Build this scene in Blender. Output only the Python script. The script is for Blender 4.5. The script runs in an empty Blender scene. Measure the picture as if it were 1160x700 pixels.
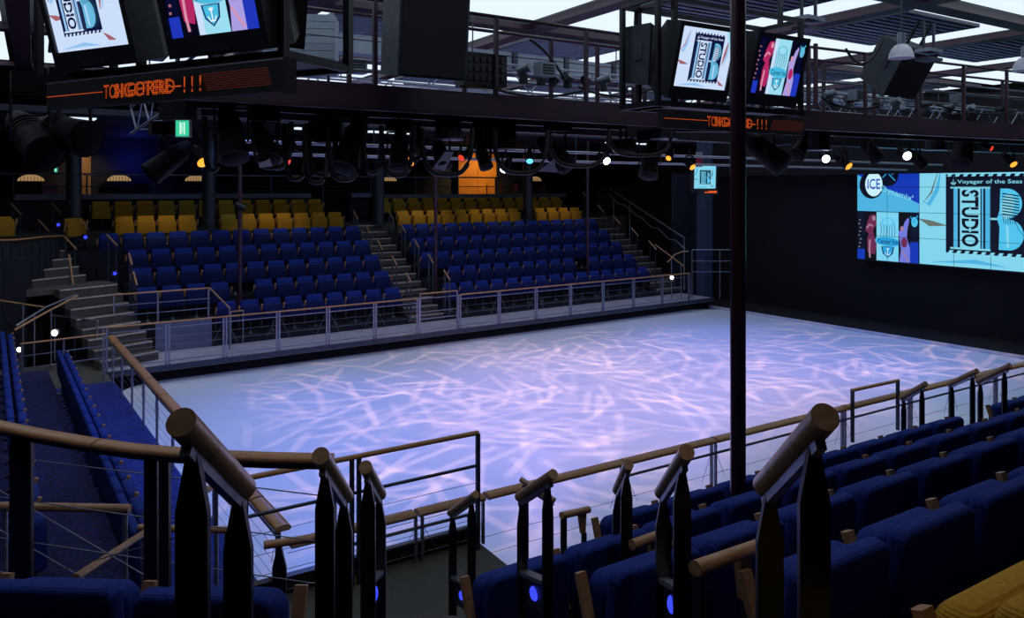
import bpy, bmesh, math, random
from mathutils import Vector, Matrix
from mathutils.geometry import tessellate_polygon
random.seed(7)
SC = bpy.context.scene
COL = SC.collection
EYE = 4.55
F = 870.0
YAW = math.radians(35)
CS, SN = math.cos(YAW), math.sin(YAW)
# ---------------- camera ----------------
cd = bpy.data.cameras.new('camera'); cam = bpy.data.objects.new('camera', cd); COL.objects.link(cam)
cam.location = (0, 0, EYE); cam.rotation_euler = (math.pi/2, 0, -YAW)
cd.sensor_width = 36; cd.lens = 36*F/1160; cd.shift_y = -(350-212)/1160; cd.clip_start = .05; cd.clip_end = 200
SC.camera = cam
# ---------------- world, exposure ----------------
w = bpy.data.worlds.new('world'); SC.world = w; w.use_nodes = True
w.node_tree.nodes['Background'].inputs[0].default_value = (.05, .10, .3, 1)
w.node_tree.nodes['Background'].inputs[1].default_value = .05
vs = SC.view_settings
vs.view_transform = 'Standard'; vs.look = 'None'; vs.gamma = 1; vs.exposure = 0.0; vs.use_curve_mapping = False
# ---------------- lights ----------------
def aim(o, tgt):
    d = Vector(tgt)-o.location
    o.rotation_euler = d.to_track_quat('-Z', 'Y').to_euler()
def spot(loc, tgt, power, col, size, blend=.5, rad=.1, gobo=None):
    l = bpy.data.lights.new('stage_or_fill_spot', 'SPOT'); l.energy = power; l.color = col
    l.spot_size = math.radians(size); l.spot_blend = blend; l.shadow_soft_size = rad
    o = bpy.data.objects.new('stage_or_fill_spot', l); COL.objects.link(o); o.location = loc; aim(o, tgt)
    if gobo is not None:
        l.use_nodes = True; nt = l.node_tree; N = nt.nodes; L = nt.links
        em = N['Emission']
        tc = N.new('ShaderNodeTexCoord')
        sep = N.new('ShaderNodeSeparateXYZ'); L.new(tc.outputs['Normal'], sep.inputs[0])
        dx = N.new('ShaderNodeMath'); dx.operation = 'DIVIDE'; L.new(sep.outputs[0], dx.inputs[0]); L.new(sep.outputs[2], dx.inputs[1])
        dy = N.new('ShaderNodeMath'); dy.operation = 'DIVIDE'; L.new(sep.outputs[1], dy.inputs[0]); L.new(sep.outputs[2], dy.inputs[1])
        cb = N.new('ShaderNodeCombineXYZ'); L.new(dx.outputs[0], cb.inputs[0]); L.new(dy.outputs[0], cb.inputs[1])
        last = None
        for i in range(10):
            mp = N.new('ShaderNodeMapping'); mp.vector_type = 'TEXTURE'; mp.inputs['Rotation'].default_value = (0, 0, gobo+i*.33)
            mp.inputs['Location'].default_value = (i*3.1, gobo*2, i)
            mp.inputs['Scale'].default_value = (1.2, .105, 1)
            L.new(cb.outputs[0], mp.inputs[0])
            ns = N.new('ShaderNodeTexVoronoi'); ns.voronoi_dimensions = '2D'; ns.distance = 'CHEBYCHEV'; ns.inputs['Scale'].default_value = 1.0
            L.new(mp.outputs[0], ns.inputs['Vector'])
            mr = N.new('ShaderNodeMapRange'); mr.inputs[1].default_value = .155; mr.inputs[2].default_value = .125; mr.inputs[3].default_value = 0; mr.inputs[4].default_value = .55
            L.new(ns.outputs[0], mr.inputs[0])
            sc_ = N.new('ShaderNodeSeparateColor'); L.new(ns.outputs['Color'], sc_.inputs[0])
            gt = N.new('ShaderNodeMath'); gt.operation = 'GREATER_THAN'; gt.inputs[1].default_value = .42; L.new(sc_.outputs[0], gt.inputs[0])
            mu = N.new('ShaderNodeMath'); mu.operation = 'MULTIPLY'; L.new(mr.outputs[0], mu.inputs[0]); L.new(gt.outputs[0], mu.inputs[1]); mr = mu
            if last is None: last = mr
            else:
                ad = N.new('ShaderNodeMath'); ad.operation = 'ADD'
                L.new(last.outputs[0], ad.inputs[0]); L.new(mr.outputs[0], ad.inputs[1]); last = ad
        L.new(last.outputs[0], em.inputs['Strength'])
    return o
def area(loc, tgt, power, col, sx, sy, spread=180):
    l = bpy.data.lights.new('soft_light', 'AREA'); l.energy = power; l.color = col; l.shape = 'RECTANGLE'; l.size = sx; l.size_y = sy
    l.spread = math.radians(spread)
    o = bpy.data.objects.new('soft_light', l); COL.objects.link(o); o.location = loc; aim(o, tgt); return o
BLUE = (.10, .18, 1.0); LIL = (.60, .40, .96); PINK = (1.0, .50, .36)
for i, (x, y, c) in enumerate([(5, 9.9, 0), (9.5, 9.9, 1), (14.5, 9.9, 1), (19.5, 9.9, 0), (6, 16, 0), (12, 16, 1), (18, 16, 0)]):
    spot((x, y, 4.95), (x+.2, 13+(y-13)*.3, 0), 430, LIL if c else BLUE, 125, .9, .15)
for i, (x, y, tx, ty) in enumerate([(6.6, 11.4, 6.6, 11.41), (11.4, 12.4, 11.4, 12.41), (16.2, 11.6, 16.2, 11.61), (20.6, 11.6, 20.6, 11.61), (8.6, 15.8, 8.6, 15.81), (14.6, 15.6, 14.6, 15.61)]):
    spot((x, y, 5.0), (tx, ty, 0), 560, PINK, 96, .6, .006, gobo=.7*i+.3)
# seat wash lights of the far stand and the left bank
for x in (4.5, 8.5, 13.5, 18.5):
    spot((x, 23.3, 6.2), (x+.1, 22.0, 1.6), 60, (.50, .55, 1.0), 105, .9, .2)
for x in (4.5, 8, 13.5, 16.5, 19.8):
    spot((x, 23.4, 6.2), (x+.1, 24.9, 3.1), 120, (1.0, .80, .50), 52, .8, .15)
for x in (8.5, 15):
    spot((x, 23.8, 6.1), (x-2.5, 25.3, 4.0), 60, (.1, .4, 1.0), 70, .9, .1)  # blue spots added to give the steel columns bright edges
spot((3.0, 9.5, 7.0), (1.3, 13.5, .6), 330, (.22, .34, 1.0), 95, .9, .2)
spot((2.5, 17.0, 6.8), (1.9, 20.6, 1.0), 170, (1.0, .86, .70), 60, .9, .2)
for x in (4.5, 8, 11.5, 15, 18.5, 21.5):
    spot((x, 20.1, 6.2), (x, 20.05, .4), 85, (.46, .38, 1.0), 46, .8, .1)

spot((3.2, 1.0, 7.3), (1.3, 2.6, 3.2), 75, (1.0, .92, .88), 90, .9, .3)  # added warm fill spot, brightens the near handrail grips and corner seats
# ---------------- materials ----------------
MATS = {}
def mat(name, col, rough=.5, metal=0, spec=.5, emit=0, noise=None, bump=None, alpha=None):
    """noise=(scale_vec, colour2, lo, hi, object?)  bump=(kind, scale, strength)"""
    if name in MATS: return MATS[name]
    m = bpy.data.materials.new(name); m.use_nodes = True; MATS[name] = m
    nt = m.node_tree; N = nt.nodes; L = nt.links; b = N['Principled BSDF']
    b.inputs['Base Color'].default_value = (*col, 1); b.inputs['Roughness'].default_value = rough
    b.inputs['Metallic'].default_value = metal; b.inputs['Specular IOR Level'].default_value = spec
    tc = N.new('ShaderNodeTexCoord')
    if emit:
        b.inputs['Emission Color'].default_value = (*col, 1); b.inputs['Emission Strength'].default_value = emit
        b.inputs['Base Color'].default_value = (0, 0, 0, 1)
    if noise:
        sc, c2, lo, hi = noise[:4]
        mp = N.new('ShaderNodeMapping'); mp.inputs['Scale'].default_value = sc; L.new(tc.outputs['Object'], mp.inputs[0])
        n = N.new('ShaderNodeTexNoise'); n.inputs['Scale'].default_value = 1; n.inputs['Detail'].default_value = 5; L.new(mp.outputs[0], n.inputs['Vector'])
        r = N.new('ShaderNodeMapRange'); r.inputs[1].default_value = lo; r.inputs[2].default_value = hi; L.new(n.outputs[0], r.inputs[0])
        mx = N.new('ShaderNodeMix'); mx.data_type = 'RGBA'; mx.inputs[6].default_value = (*col, 1); mx.inputs[7].default_value = (*c2, 1)
        L.new(r.outputs[0], mx.inputs[0])
        if emit: L.new(mx.outputs[2], b.inputs['Emission Color'])
        else: L.new(mx.outputs[2], b.inputs['Base Color'])
        rr = N.new('ShaderNodeMapRange'); rr.inputs[3].default_value = rough*.85; rr.inputs[4].default_value = min(1, rough*1.2); L.new(n.outputs[0], rr.inputs[0])
        L.new(rr.outputs[0], b.inputs['Roughness'])
    if bump:
        kind, s, st = bump
        if kind == 'rib':
            t = N.new('ShaderNodeTexWave'); t.bands_direction = 'Z'; t.inputs['Scale'].default_value = s; t.inputs['Distortion'].default_value = .3
        elif kind == 'weave':
            t = N.new('ShaderNodeTexVoronoi'); t.inputs['Scale'].default_value = s
        else:
            t = N.new('ShaderNodeTexNoise'); t.inputs['Scale'].default_value = s; t.inputs['Detail'].default_value = 4
        L.new(tc.outputs['Object'], t.inputs['Vector'])
        bp = N.new('ShaderNodeBump'); bp.inputs['Strength'].default_value = st; bp.inputs['Distance'].default_value = .01
        L.new(t.outputs[0], bp.inputs['Height']); L.new(bp.outputs[0], b.inputs['Normal'])
    if alpha is not None:
        b.inputs['Alpha'].default_value = alpha
    return m
WOOD = mat('oak wood', (.46, .25, .12), .38, noise=((4, 40, 40), (.27, .13, .055), .35, .75), bump=('noise', 60, .08))
WOODY = mat('oak cap wood', (.52, .25, .10), .36, noise=((6, 60, 60), (.36, .165, .06), .35, .75))
BLACK = mat('black painted steel', (.006, .007, .012), .33, noise=((8, 8, 8), (.012, .013, .02), .3, .7))
MATTE = mat('matt black', (.004, .005, .009), .8, noise=((3, 3, 3), (.008, .009, .015), .3, .7))
STEEL = mat('brushed steel', (.34, .35, .42), .38, metal=.75, noise=((3, 3, 40), (.22, .23, .29), .3, .7))
DSTEEL = mat('dark steel', (.07, .08, .11), .4, metal=.6, noise=((5, 5, 20), (.04, .05, .07), .3, .7))
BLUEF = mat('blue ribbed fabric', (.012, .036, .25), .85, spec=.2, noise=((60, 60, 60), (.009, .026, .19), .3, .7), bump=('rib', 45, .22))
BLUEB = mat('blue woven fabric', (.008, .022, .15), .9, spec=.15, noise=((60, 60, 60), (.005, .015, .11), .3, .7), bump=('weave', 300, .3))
YELF = mat('yellow ribbed fabric', (.50, .27, .022), .85, spec=.2, noise=((60, 60, 60), (.40, .20, .016), .3, .7), bump=('rib', 45, .25))
YELB = mat('yellow woven fabric', (.42, .22, .020), .9, spec=.15, noise=((60, 60, 60), (.33, .16, .015), .3, .7), bump=('weave', 220, .35))
PURP = mat('plum painted steel', (.055, .018, .040), .42, noise=((2, 2, 2), (.035, .012, .03), .3, .7))
ICE = mat('ice', (.78, .84, .90), .30, noise=((.5, .5, .5), (.68, .76, .86), .3, .7), bump=('noise', 3, .01))
GREYF = mat('grey walkway vinyl', (.42, .42, .48), .5, noise=((3, 3, 3), (.30, .30, .36), .3, .7))
FIXM = mat('matt black fixture', (.004, .004, .007), .6, spec=.12, noise=((9, 9, 9), (.007, .007, .011), .3, .7))
DTIER = mat('black carpeted tier', (.008, .010, .022), .95, noise=((30, 30, 30), (.005, .006, .014), .3, .7))
BGLASS = mat('dark lamp glass', (.003, .003, .006), .7, spec=.1)
WOODD = mat('dark oak grip', (.46, .27, .155), .30, noise=((4, 40, 40), (.32, .175, .095), .35, .75))
CARP = mat('grey carpet', (.10, .10, .085), .95, noise=((90, 90, 90), (.05, .05, .045), .3, .7), bump=('noise', 200, .3))
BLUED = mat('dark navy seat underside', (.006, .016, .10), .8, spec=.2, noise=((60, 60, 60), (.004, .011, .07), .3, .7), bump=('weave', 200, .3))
STEPM = mat('step carpet', (.085, .08, .08), .9, noise=((30, 30, 30), (.055, .05, .052), .3, .7))
NOSE = mat('step nosing', (.62, .54, .46), .5, noise=((10, 10, 10), (.3, .28, .27), .3, .7))
DARKW = mat('dark navy wall', (.010, .014, .032), .7, noise=((1, 1, 1), (.006, .009, .022), .3, .7))
BLKW = mat('black stage drape', (.002, .002, .004), .95, noise=((1, 1, 1), (.003, .003, .006), .3, .7))
ALU = mat('truss aluminium', (.25, .29, .36), .35, metal=.8, noise=((9, 9, 9), (.2, .22, .26), .3, .7))
DUCT = mat('galvanised duct', (.30, .36, .42), .5, metal=.3, noise=((3, 3, 3), (.22, .27, .33), .3, .7))
WHITEP = mat('white enamel', (.62, .64, .70), .4, noise=((9, 9, 9), (.5, .52, .6), .3, .7))
CEILL = mat('luminous ceiling panel', (.74, .86, 1.0), emit=1.1)
LENSW = mat('lit white lens', (.75, .88, 1.0), emit=9)
LENSB = mat('lit blue lens', (.04, .06, 1.0), emit=1.3)
LENSO = mat('lit amber filter', (1.0, .33, .03), emit=1.8)
LENSR = mat('lit red lens', (1.0, .07, .03), emit=.8)
LENSC = mat('lit cyan lens', (.12, .62, 1.0), emit=1.6)
WARM = mat('warm lamp glass', (1.0, .62, .26), emit=1.1)
ORANGE = mat('orange wall panel', (.75, .30, .03), .7, noise=((1, 1, 1), (.62, .22, .02), .3, .7))
GEL = mat('lilac filter sheet', (.50, .45, .68), .5, noise=((9, 9, 9), (.38, .34, .56), .3, .7))
CABLE = mat('black rubber cable', (.003, .003, .005), .55, noise=((9, 9, 9), (.006, .006, .009), .3, .7))
CRT = mat('charcoal monitor plastic', (.014, .017, .024), .45, noise=((9, 9, 9), (.010, .012, .018), .3, .7))
SPKB = mat('black speaker cabinet', (.03, .045, .06), .5, noise=((9, 9, 9), (.02, .03, .042), .3, .7), bump=('noise', 120, .2))
GLASS = mat('smoked glass', (.10, .12, .18), .08, spec=.5, alpha=.18)
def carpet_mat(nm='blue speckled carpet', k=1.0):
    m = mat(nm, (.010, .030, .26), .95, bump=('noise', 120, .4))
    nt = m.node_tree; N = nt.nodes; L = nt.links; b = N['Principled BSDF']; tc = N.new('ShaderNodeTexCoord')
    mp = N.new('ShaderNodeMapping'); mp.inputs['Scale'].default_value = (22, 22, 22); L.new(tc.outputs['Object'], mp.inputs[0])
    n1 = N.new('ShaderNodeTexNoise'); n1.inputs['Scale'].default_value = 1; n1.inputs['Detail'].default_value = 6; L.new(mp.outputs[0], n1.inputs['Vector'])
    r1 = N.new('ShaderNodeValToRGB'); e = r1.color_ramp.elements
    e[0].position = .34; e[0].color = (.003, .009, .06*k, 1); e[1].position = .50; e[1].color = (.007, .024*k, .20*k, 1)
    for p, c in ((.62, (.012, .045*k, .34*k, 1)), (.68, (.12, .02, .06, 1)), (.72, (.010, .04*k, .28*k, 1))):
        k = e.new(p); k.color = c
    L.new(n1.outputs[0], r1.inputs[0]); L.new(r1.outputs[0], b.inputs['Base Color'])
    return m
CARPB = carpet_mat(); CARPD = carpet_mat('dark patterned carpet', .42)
def mesh_panel_mat():
    m = mat('perforated ceiling mesh', (.10, .12, .14), .5, metal=.3)
    nt = m.node_tree; N = nt.nodes; L = nt.links; b = N['Principled BSDF']; tc = N.new('ShaderNodeTexCoord')
    v = N.new('ShaderNodeTexVoronoi'); v.inputs['Scale'].default_value = 6.5; v.inputs['Randomness'].default_value = .25
    L.new(tc.outputs['Object'], v.inputs['Vector'])
    r = N.new('ShaderNodeValToRGB'); e = r.color_ramp.elements
    e[0].position = .25; e[0].color = (.006, .008, .01, 1); e[1].position = .45; e[1].color = (.30, .35, .38, 1)
    L.new(v.outputs[0], r.inputs[0]); L.new(r.outputs[0], b.inputs['Base Color'])
    return m
MESHP = mesh_panel_mat()

# ---------------- helpers ----------------
def V(*a): return Vector(a)
def pz(x, y, z):
    """point seen at pixel (x, y) that lies at world height z"""
    d = F*(z-EYE)/(212-y); return pd(x, y, d)
def pd(x, y, d):
    l = (x-580)/F*d; return V(d*SN+l*CS, d*CS-l*SN, EYE+(212-y)/F*d)
def cl(l, d, z): return V(d*SN+l*CS, d*CS-l*SN, z)      # lateral / depth of the diagonal aisle
NA = math.radians(-3.1)
def nf(x, y, z=0): return V(x*math.cos(NA)-y*math.sin(NA), x*math.sin(NA)+y*math.cos(NA), z)
def tag(o, label=None, cat=None, group=None, kind=None):
    if label: o['label'] = label
    if cat: o['category'] = cat
    if group: o['group'] = group
    if kind: o['kind'] = kind
    return o
def thing(name, label, cat, loc=(0, 0, 0), rz=0, group=None):
    o = bpy.data.objects.new(name, None); COL.objects.link(o); o.location = loc; o.rotation_euler = (0, 0, rz)
    o.empty_display_size = .2
    return tag(o, label, cat, group)
def obj(name, me, parent=None, loc=None, rot=None):
    o = bpy.data.objects.new(name, me); COL.objects.link(o)
    if parent is not None: o.parent = parent
    if loc is not None: o.location = loc
    if rot is not None: o.rotation_euler = rot
    return o
class MB:
    def __init__(s): s.v = []; s.f = []; s.smooth = []
    def add(s, vs_, fs, sm=False):
        k = len(s.v); s.v += [tuple(v) for v in vs_]; s.f += [tuple(i+k for i in f) for f in fs]; s.smooth += [sm]*len(fs); return s
    def box(s, c, size, M=None):
        c = Vector(c); hx, hy, hz = [q/2 for q in size]
        P = [V(a*hx, b*hy, d*hz) for a in (-1, 1) for b in (-1, 1) for d in (-1, 1)]
        if M is not None: P = [M @ p for p in P]
        return s.add([p+c for p in P], [(0, 1, 3, 2), (4, 6, 7, 5), (0, 4, 5, 1), (2, 3, 7, 6), (0, 2, 6, 4), (1, 5, 7, 3)])
    def bar(s, a, b, w_, h, up=(0, 0, 1)):
        a, b = Vector(a), Vector(b); d = (b-a).normalized(); u = Vector(up)
        if abs(d.dot(u)) > .98: u = V(1, 0, 0)
        r = d.cross(u).normalized(); u = r.cross(d)
        P = [q+r*i*w_/2+u*j*h/2 for q in (a, b) for i, j in ((-1, -1), (1, -1), (1, 1), (-1, 1))]
        return s.add(P, [(3, 2, 1, 0), (4, 5, 6, 7), (0, 1, 5, 4), (1, 2, 6, 5), (2, 3, 7, 6), (3, 0, 4, 7)])
    def tube(s, a, b, r, n=8, r2=None, cap=True, hs=1.0):
        a, b = Vector(a), Vector(b); d = (b-a).normalized(); u = V(0, 0, 1) if abs(d.z) < .98 else V(1, 0, 0)
        q = d.cross(u).normalized(); u = q.cross(d); r2 = r if r2 is None else r2
        P = []
        for c, rr in ((a, r), (b, r2)):
            for i in range(n):
                t = 2*math.pi*i/n; P.append(c+q*math.cos(t)*rr+u*math.sin(t)*rr*hs)
        s.add(P, [(i, (i+1) % n, n+(i+1) % n, n+i) for i in range(n)], True)
        if cap: s.add(P, [tuple(range(n))[::-1], tuple(range(n, 2*n))])
        return s
    def path(s, pts, r, n=6, closed=False):
        pts = [Vector(p) for p in pts]; m = len(pts); P = []
        for i, p in enumerate(pts):
            d = (pts[min(i+1, m-1)]-pts[max(i-1, 0)]).normalized()
            u = V(0, 0, 1) if abs(d.z) < .9 else V(1, 0, 0)
            q = d.cross(u).normalized(); u = q.cross(d)
            for k in range(n):
                t = 2*math.pi*k/n; P.append(p+q*math.cos(t)*r+u*math.sin(t)*r)
        fs = [(i*n+k, i*n+(k+1) % n, (i+1)*n+(k+1) % n, (i+1)*n+k) for i in range(m-1) for k in range(n)]
        s.add(P, fs, True); s.add(P, [tuple(range(n))[::-1], tuple(range((m-1)*n, m*n))]); return s
    def ribbon(s, pts, w_, h, wdir=None):
        """swept rounded cap (hexagonal-ish profile) along pts"""
        pts = [Vector(p) for p in pts]; m = len(pts); P = []
        prof = [(-.5, -.2), (-.36, -.5), (.36, -.5), (.5, -.2), (.42, .28), (.2, .5), (-.2, .5), (-.42, .28)]; n = len(prof)
        for i, p in enumerate(pts):
            d = (pts[min(i+1, m-1)]-pts[max(i-1, 0)]).normalized(); q = d.cross(V(0, 0, 1)).normalized(); u = q.cross(d)
            for a, b in prof: P.append(p+q*a*w_+u*b*h)
        s.add(P, [(i*n+k, i*n+(k+1) % n, (i+1)*n+(k+1) % n, (i+1)*n+k) for i in range(m-1) for k in range(n)], True)
        s.add(P, [tuple(range(n))[::-1], tuple(range((m-1)*n, m*n))]); return s
    def prism(s, poly, vec):
        n = len(poly); P = [Vector(p) for p in poly]; Q = [p+Vector(vec) for p in P]
        tris = tessellate_polygon([P])
        s.add(P+Q, [tuple(t)[::-1] for t in tris]+[tuple(i+n for i in t) for t in tris]+[(i, (i+1) % n, n+(i+1) % n, n+i) for i in range(n)])
        return s
    def lathe(s, prof, n=16, M=None):
        P = []
        for r, z in prof:
            for k in range(n):
                t = 2*math.pi*k/n; P.append(V(r*math.cos(t), r*math.sin(t), z))
        if M is not None: P = [M @ p for p in P]
        m = len(prof)
        s.add(P, [(i*n+k, i*n+(k+1) % n, (i+1)*n+(k+1) % n, (i+1)*n+k) for i in range(m-1) for k in range(n)], True)
        s.add(P, [tuple(range(n))[::-1], tuple(range((m-1)*n, m*n))]); return s
    def mesh(s, name, m):
        me = bpy.data.meshes.new(name); me.from_pydata(s.v, [], s.f); me.materials.append(m)
        me.polygons.foreach_set('use_smooth', s.smooth)
        bm = bmesh.new(); bm.from_mesh(me); bmesh.ops.recalc_face_normals(bm, faces=bm.faces); bm.to_mesh(me); bm.free()
        return me
    def build(s, name, m, parent=None, loc=None, rot=None):
        return obj(name, s.mesh(name, m), parent, loc, rot)
def rbox(name, m, size, r, seg=3, taper=(1, 1), tilt=0, c=(0, 0, 0), bulge=0):
    """rounded pad: box bevelled, tapered to the top, tilted about X, centre c"""
    bm = bmesh.new(); bmesh.ops.create_cube(bm, size=1)
    for v in bm.verts: v.co = V(v.co.x*size[0], v.co.y*size[1], v.co.z*size[2])
    vert = [e for e in bm.edges if abs(e.verts[0].co.y-e.verts[1].co.y) > .5*size[1] and e.verts[0].co.z > 0]
    bmesh.ops.bevel(bm, geom=vert, offset=min(r*2.0, size[0]*.3), segments=4, affect='EDGES', profile=.5)
    bmesh.ops.bevel(bm, geom=[e for e in bm.edges if e.calc_face_angle(0) > 1.0], offset=r, segments=seg, affect='EDGES', profile=.5)
    ca, sa = math.cos(tilt), math.sin(tilt)
    for v in bm.verts:
        k = v.co.z/size[2]+.5
        t = taper[0]+(taper[1]-taper[0])*k; v.co.x *= t
        if bulge: v.co.y += bulge*math.sin(k*math.pi)
        y, z = v.co.y, v.co.z+size[2]/2
        v.co.y = y*ca-z*sa+c[1]; v.co.z = y*sa+z*ca+c[2]; v.co.x += c[0]
    me = bpy.data.meshes.new(name); bm.to_mesh(me); bm.free(); me.materials.append(m)
    me.polygons.foreach_set('use_smooth', [True]*len(me.polygons)); return me
ORD = 'first second third fourth fifth sixth seventh eighth ninth tenth eleventh twelfth thirteenth fourteenth fifteenth sixteenth seventeenth eighteenth nineteenth twentieth'.split()
def dup(o, parent=None):
    c = o.copy(); COL.objects.link(c); c.parent = parent
    for ch in list(o.children): dup(ch, c)
    return c
def struct(name, mb, m, label):
    o = mb.build(name, m); tag(o, label, None, None, 'structure'); return o
# ================= SETTING =================
def slab(name, x0, x1, y0, y1, z0, z1, m, label, fr=None):
    mb = MB()
    if fr is None: mb.box(((x0+x1)/2, (y0+y1)/2, (z0+z1)/2), (x1-x0, y1-y0, z1-z0))
    else:
        P = [fr(x, y, z) for z in (z0, z1) for x, y in ((x0, y0), (x1, y0), (x1, y1), (x0, y1))]
        mb.add(P, [(3, 2, 1, 0), (4, 5, 6, 7), (0, 1, 5, 4), (1, 2, 6, 5), (2, 3, 7, 6), (3, 0, 4, 7)])
    return struct(name, mb, m, label)
# ice sheet with rounded corners
def rr(x0, x1, y0, y1, r, n=8):
    P = []
    for cx_, cy_, a0 in ((x1-r, y0+r, -90), (x1-r, y1-r, 0), (x0+r, y1-r, 90), (x0+r, y0+r, 180)):
        for i in range(n+1):
            t = math.radians(a0+90*i/n); P.append((cx_+r*math.cos(t), cy_+r*math.sin(t)))
    return P
icep = rr(2.55, 22.7, 6.3, 19.55, .5)
icep = [p for p in icep]
mb = MB(); k = rr(2.6, 22.7, 5.6, 19.55, 1.0)
mb.prism([(x, y, -.1) for x, y in k], (0, 0, .1))
struct('floor', mb, ICE, 'pale ice rink surface streaked with pink and blue stage light')
slab('floor', -8, 26, -6, 34, -.3, -.1, MATTE, 'black sub floor under the rink and the stands')
mb = MB(); mb.box((22.78, 12.3, .02), (.10, 14.4, .12)); struct('trim_1', mb, WHITEP, 'thin white kerb along the stage end of the ice')
slab('floor', 22.84, 24.9, 2, 20.5, -.1, .02, BLKW, 'black stage floor between the ice and the video wall')
# far walkway, fascia and black recess
slab('floor', -1.5, 2.42, 19.25, 20.9, .18, .40, CARP, 'dark walkway before the corner stairs at the far left')
slab('floor', 2.42, 22.7, 19.25, 20.9, .28, .40, GREYF, 'grey walkway behind the far railing')
slab('trim_2', 2.4, 22.7, 19.19, 19.25, .30, .42, DSTEEL, 'steel fascia under the far railing')
slab('trim_3', 2.6, 22.7, 19.56, 19.62, -.1, .28, BLKW, 'black recessed board at the far side of the ice')
slab('floor', 1.25, 2.42, 18.15, 19.25, .18, .40, CARP, 'grey walkway at the end of the left seating bank')
# left bank
slab('floor', 1.22, 2.42, 7.3, 18.15, -.1, .45, CARPB, 'blue speckled carpet in front of the lower left seat row')
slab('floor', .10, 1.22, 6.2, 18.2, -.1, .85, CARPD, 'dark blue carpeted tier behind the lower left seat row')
slab('floor', -3.5, .10, 5.2, 18.2, -.1, 1.25, CARPB, 'upper carpeted tier at the far left')
slab('floor', -3.5, 1.22, 18.2, 19.25, -.1, .40, CARPB, 'dark carpet at the foot of the left stairs')
# near bank (rotated frame)
slab('floor', 1.45, 3.86, 4.05, 6.95, -.1, .92, CARP, 'grey carpeted landing behind the near railing', nf)
slab('floor', 3.86, 19, 4.9, 6.95, -.1, .30, DTIER, 'dark gangway between the near railing and the front row', nf)
slab('trim_4', 1.45, 3.86, 6.88, 6.96, .92, 1.07, BLACK, 'black kick board under the near railing', nf)
NROW = [(4.45, 2.09-.86), (3.57, 2.45-.86), (2.70, 2.81-.86), (1.79, 3.19-.86), (.93, 3.56-.86), (.05, 3.92-.86)]
for i, (y, z) in enumerate(NROW):
    x0 = (3.35, 2.0, 2.0, 1.75, 1.45, 1.1)[i]
    slab('floor', x0, 19, y-.46, y+(.46 if i else .6), -.1, z, CARPB, 'blue carpeted tier carrying the %s row of the near right bank' % (('front', 'second', 'third', 'fourth', 'yellow', 'rearmost')[i]), nf)
# diagonal aisle steps in front of the camera
dd = .9
k = 0
while dd < 4.9:
    z = EYE-.85-.415*(dd+.24)
    mb = MB(); P = [cl(l, q, zz) for zz in (z-.5, z) for l, q in ((-.62, dd), (.62, dd), (.62, dd+.49), (-.62, dd+.49))]
    mb.add(P, [(3, 2, 1, 0), (4, 5, 6, 7), (0, 1, 5, 4), (1, 2, 6, 5), (2, 3, 7, 6), (3, 0, 4, 7)])
    s = struct('floor', mb, STEPM, '%s grey carpeted step of the aisle descending from the camera' % ORD[k])
    dd += .48; k += 1
mb = MB(); P = [cl(l, q, zz) for zz in (1.1, 2.17) for l, q in ((-4.0, 2.45), (-.68, 2.2), (-.68, 3.75), (-4.0, 3.95))]
mb.add(P, [(3, 2, 1, 0), (4, 5, 6, 7), (0, 1, 5, 4), (1, 2, 6, 5), (2, 3, 7, 6), (3, 0, 4, 7)])
struct('floor', mb, CARPB, 'carpeted corner tier under the blue seats at the bottom left')
# far bank tiers
FY = [21.25+.75*k for k in range(5)]; FZ = [.58+.44*k for k in range(5)]
for side, x0, x1 in (('left', 3.35, 10.72), ('right', 12.1, 21.42)):
    for k in range(5):
        xa = x0 if not (side == 'left' and k == 0) else 5.1
        slab('floor', xa, x1, FY[k]-.37, FY[k]+.38, .1, FZ[k], DTIER, 'black carpeted tier under the %s blue row of the far %s block' % (('lowest', 'second', 'middle', 'fourth', 'top')[k], side))
slab('floor', 3.35, 10.72, 25.0, 26.1, .1, 2.78, DTIER, 'tier under the lit yellow seats of the far left block')
slab('floor', 12.1, 21.6, 25.0, 26.1, .1, 2.78, DTIER, 'tier under the lit yellow seats of the far right block')
slab('floor', -6, 24.7, 26.1, 31.5, .1, 3.22, CARP, 'upper floor behind the far stand')
slab('floor', -6, 1.0, 21.2, 26.1, .1, 2.9, DTIER, 'upper corner tier at the far left')
slab('floor', 1.0, 3.34, 24.1, 26.1, .1, 2.78, DTIER, 'tier at the top of the far left corner stairs')
mb = MB(); mb.box((4.4, 20.93, .78), (1.35, .05, .76)); struct('trim_9', mb, mat('blue grey panel paint', (.12, .14, .25), .5, noise=((2, 2, 2), (.09, .11, .2), .3, .7)), 'blue grey panel wall under the steel guard beside the corner stairs')
# stairs of the far stand
def flight(x0, x1, y0, n, z0, tread, rise, nm, label):
    t = thing(nm, label, 'stairs', ((x0+x1)/2, y0, z0))
    for k in range(n):
        zt = z0+rise*(k+1)
        MB().box((0, tread*(k+.5), rise*(k+1)-.09-.0), (x1-x0, tread, .18)).build('step', STEPM, t)
        MB().box((0, tread*k-.002, rise*(k+1)-.012), (x1-x0-.02, .035, .028)).build('nosing', NOSE, t)
    MB().box((0, tread*n/2, rise*n/2-.3), (x1-x0-.04, .12, .2)).build('stringer', DSTEEL, t, rot=(0, 0, 0)) if False else None
    return t
flight(10.82, 12.02, 20.9, 13, .40, .365, .215, 'staircase', 'grey carpeted centre stairs climbing between the two far seat blocks')
flight(21.5, 22.9, 21.0, 13, .40, .365, .215, 'staircase', 'dim carpeted stairs at the right end of the far stand')
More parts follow.
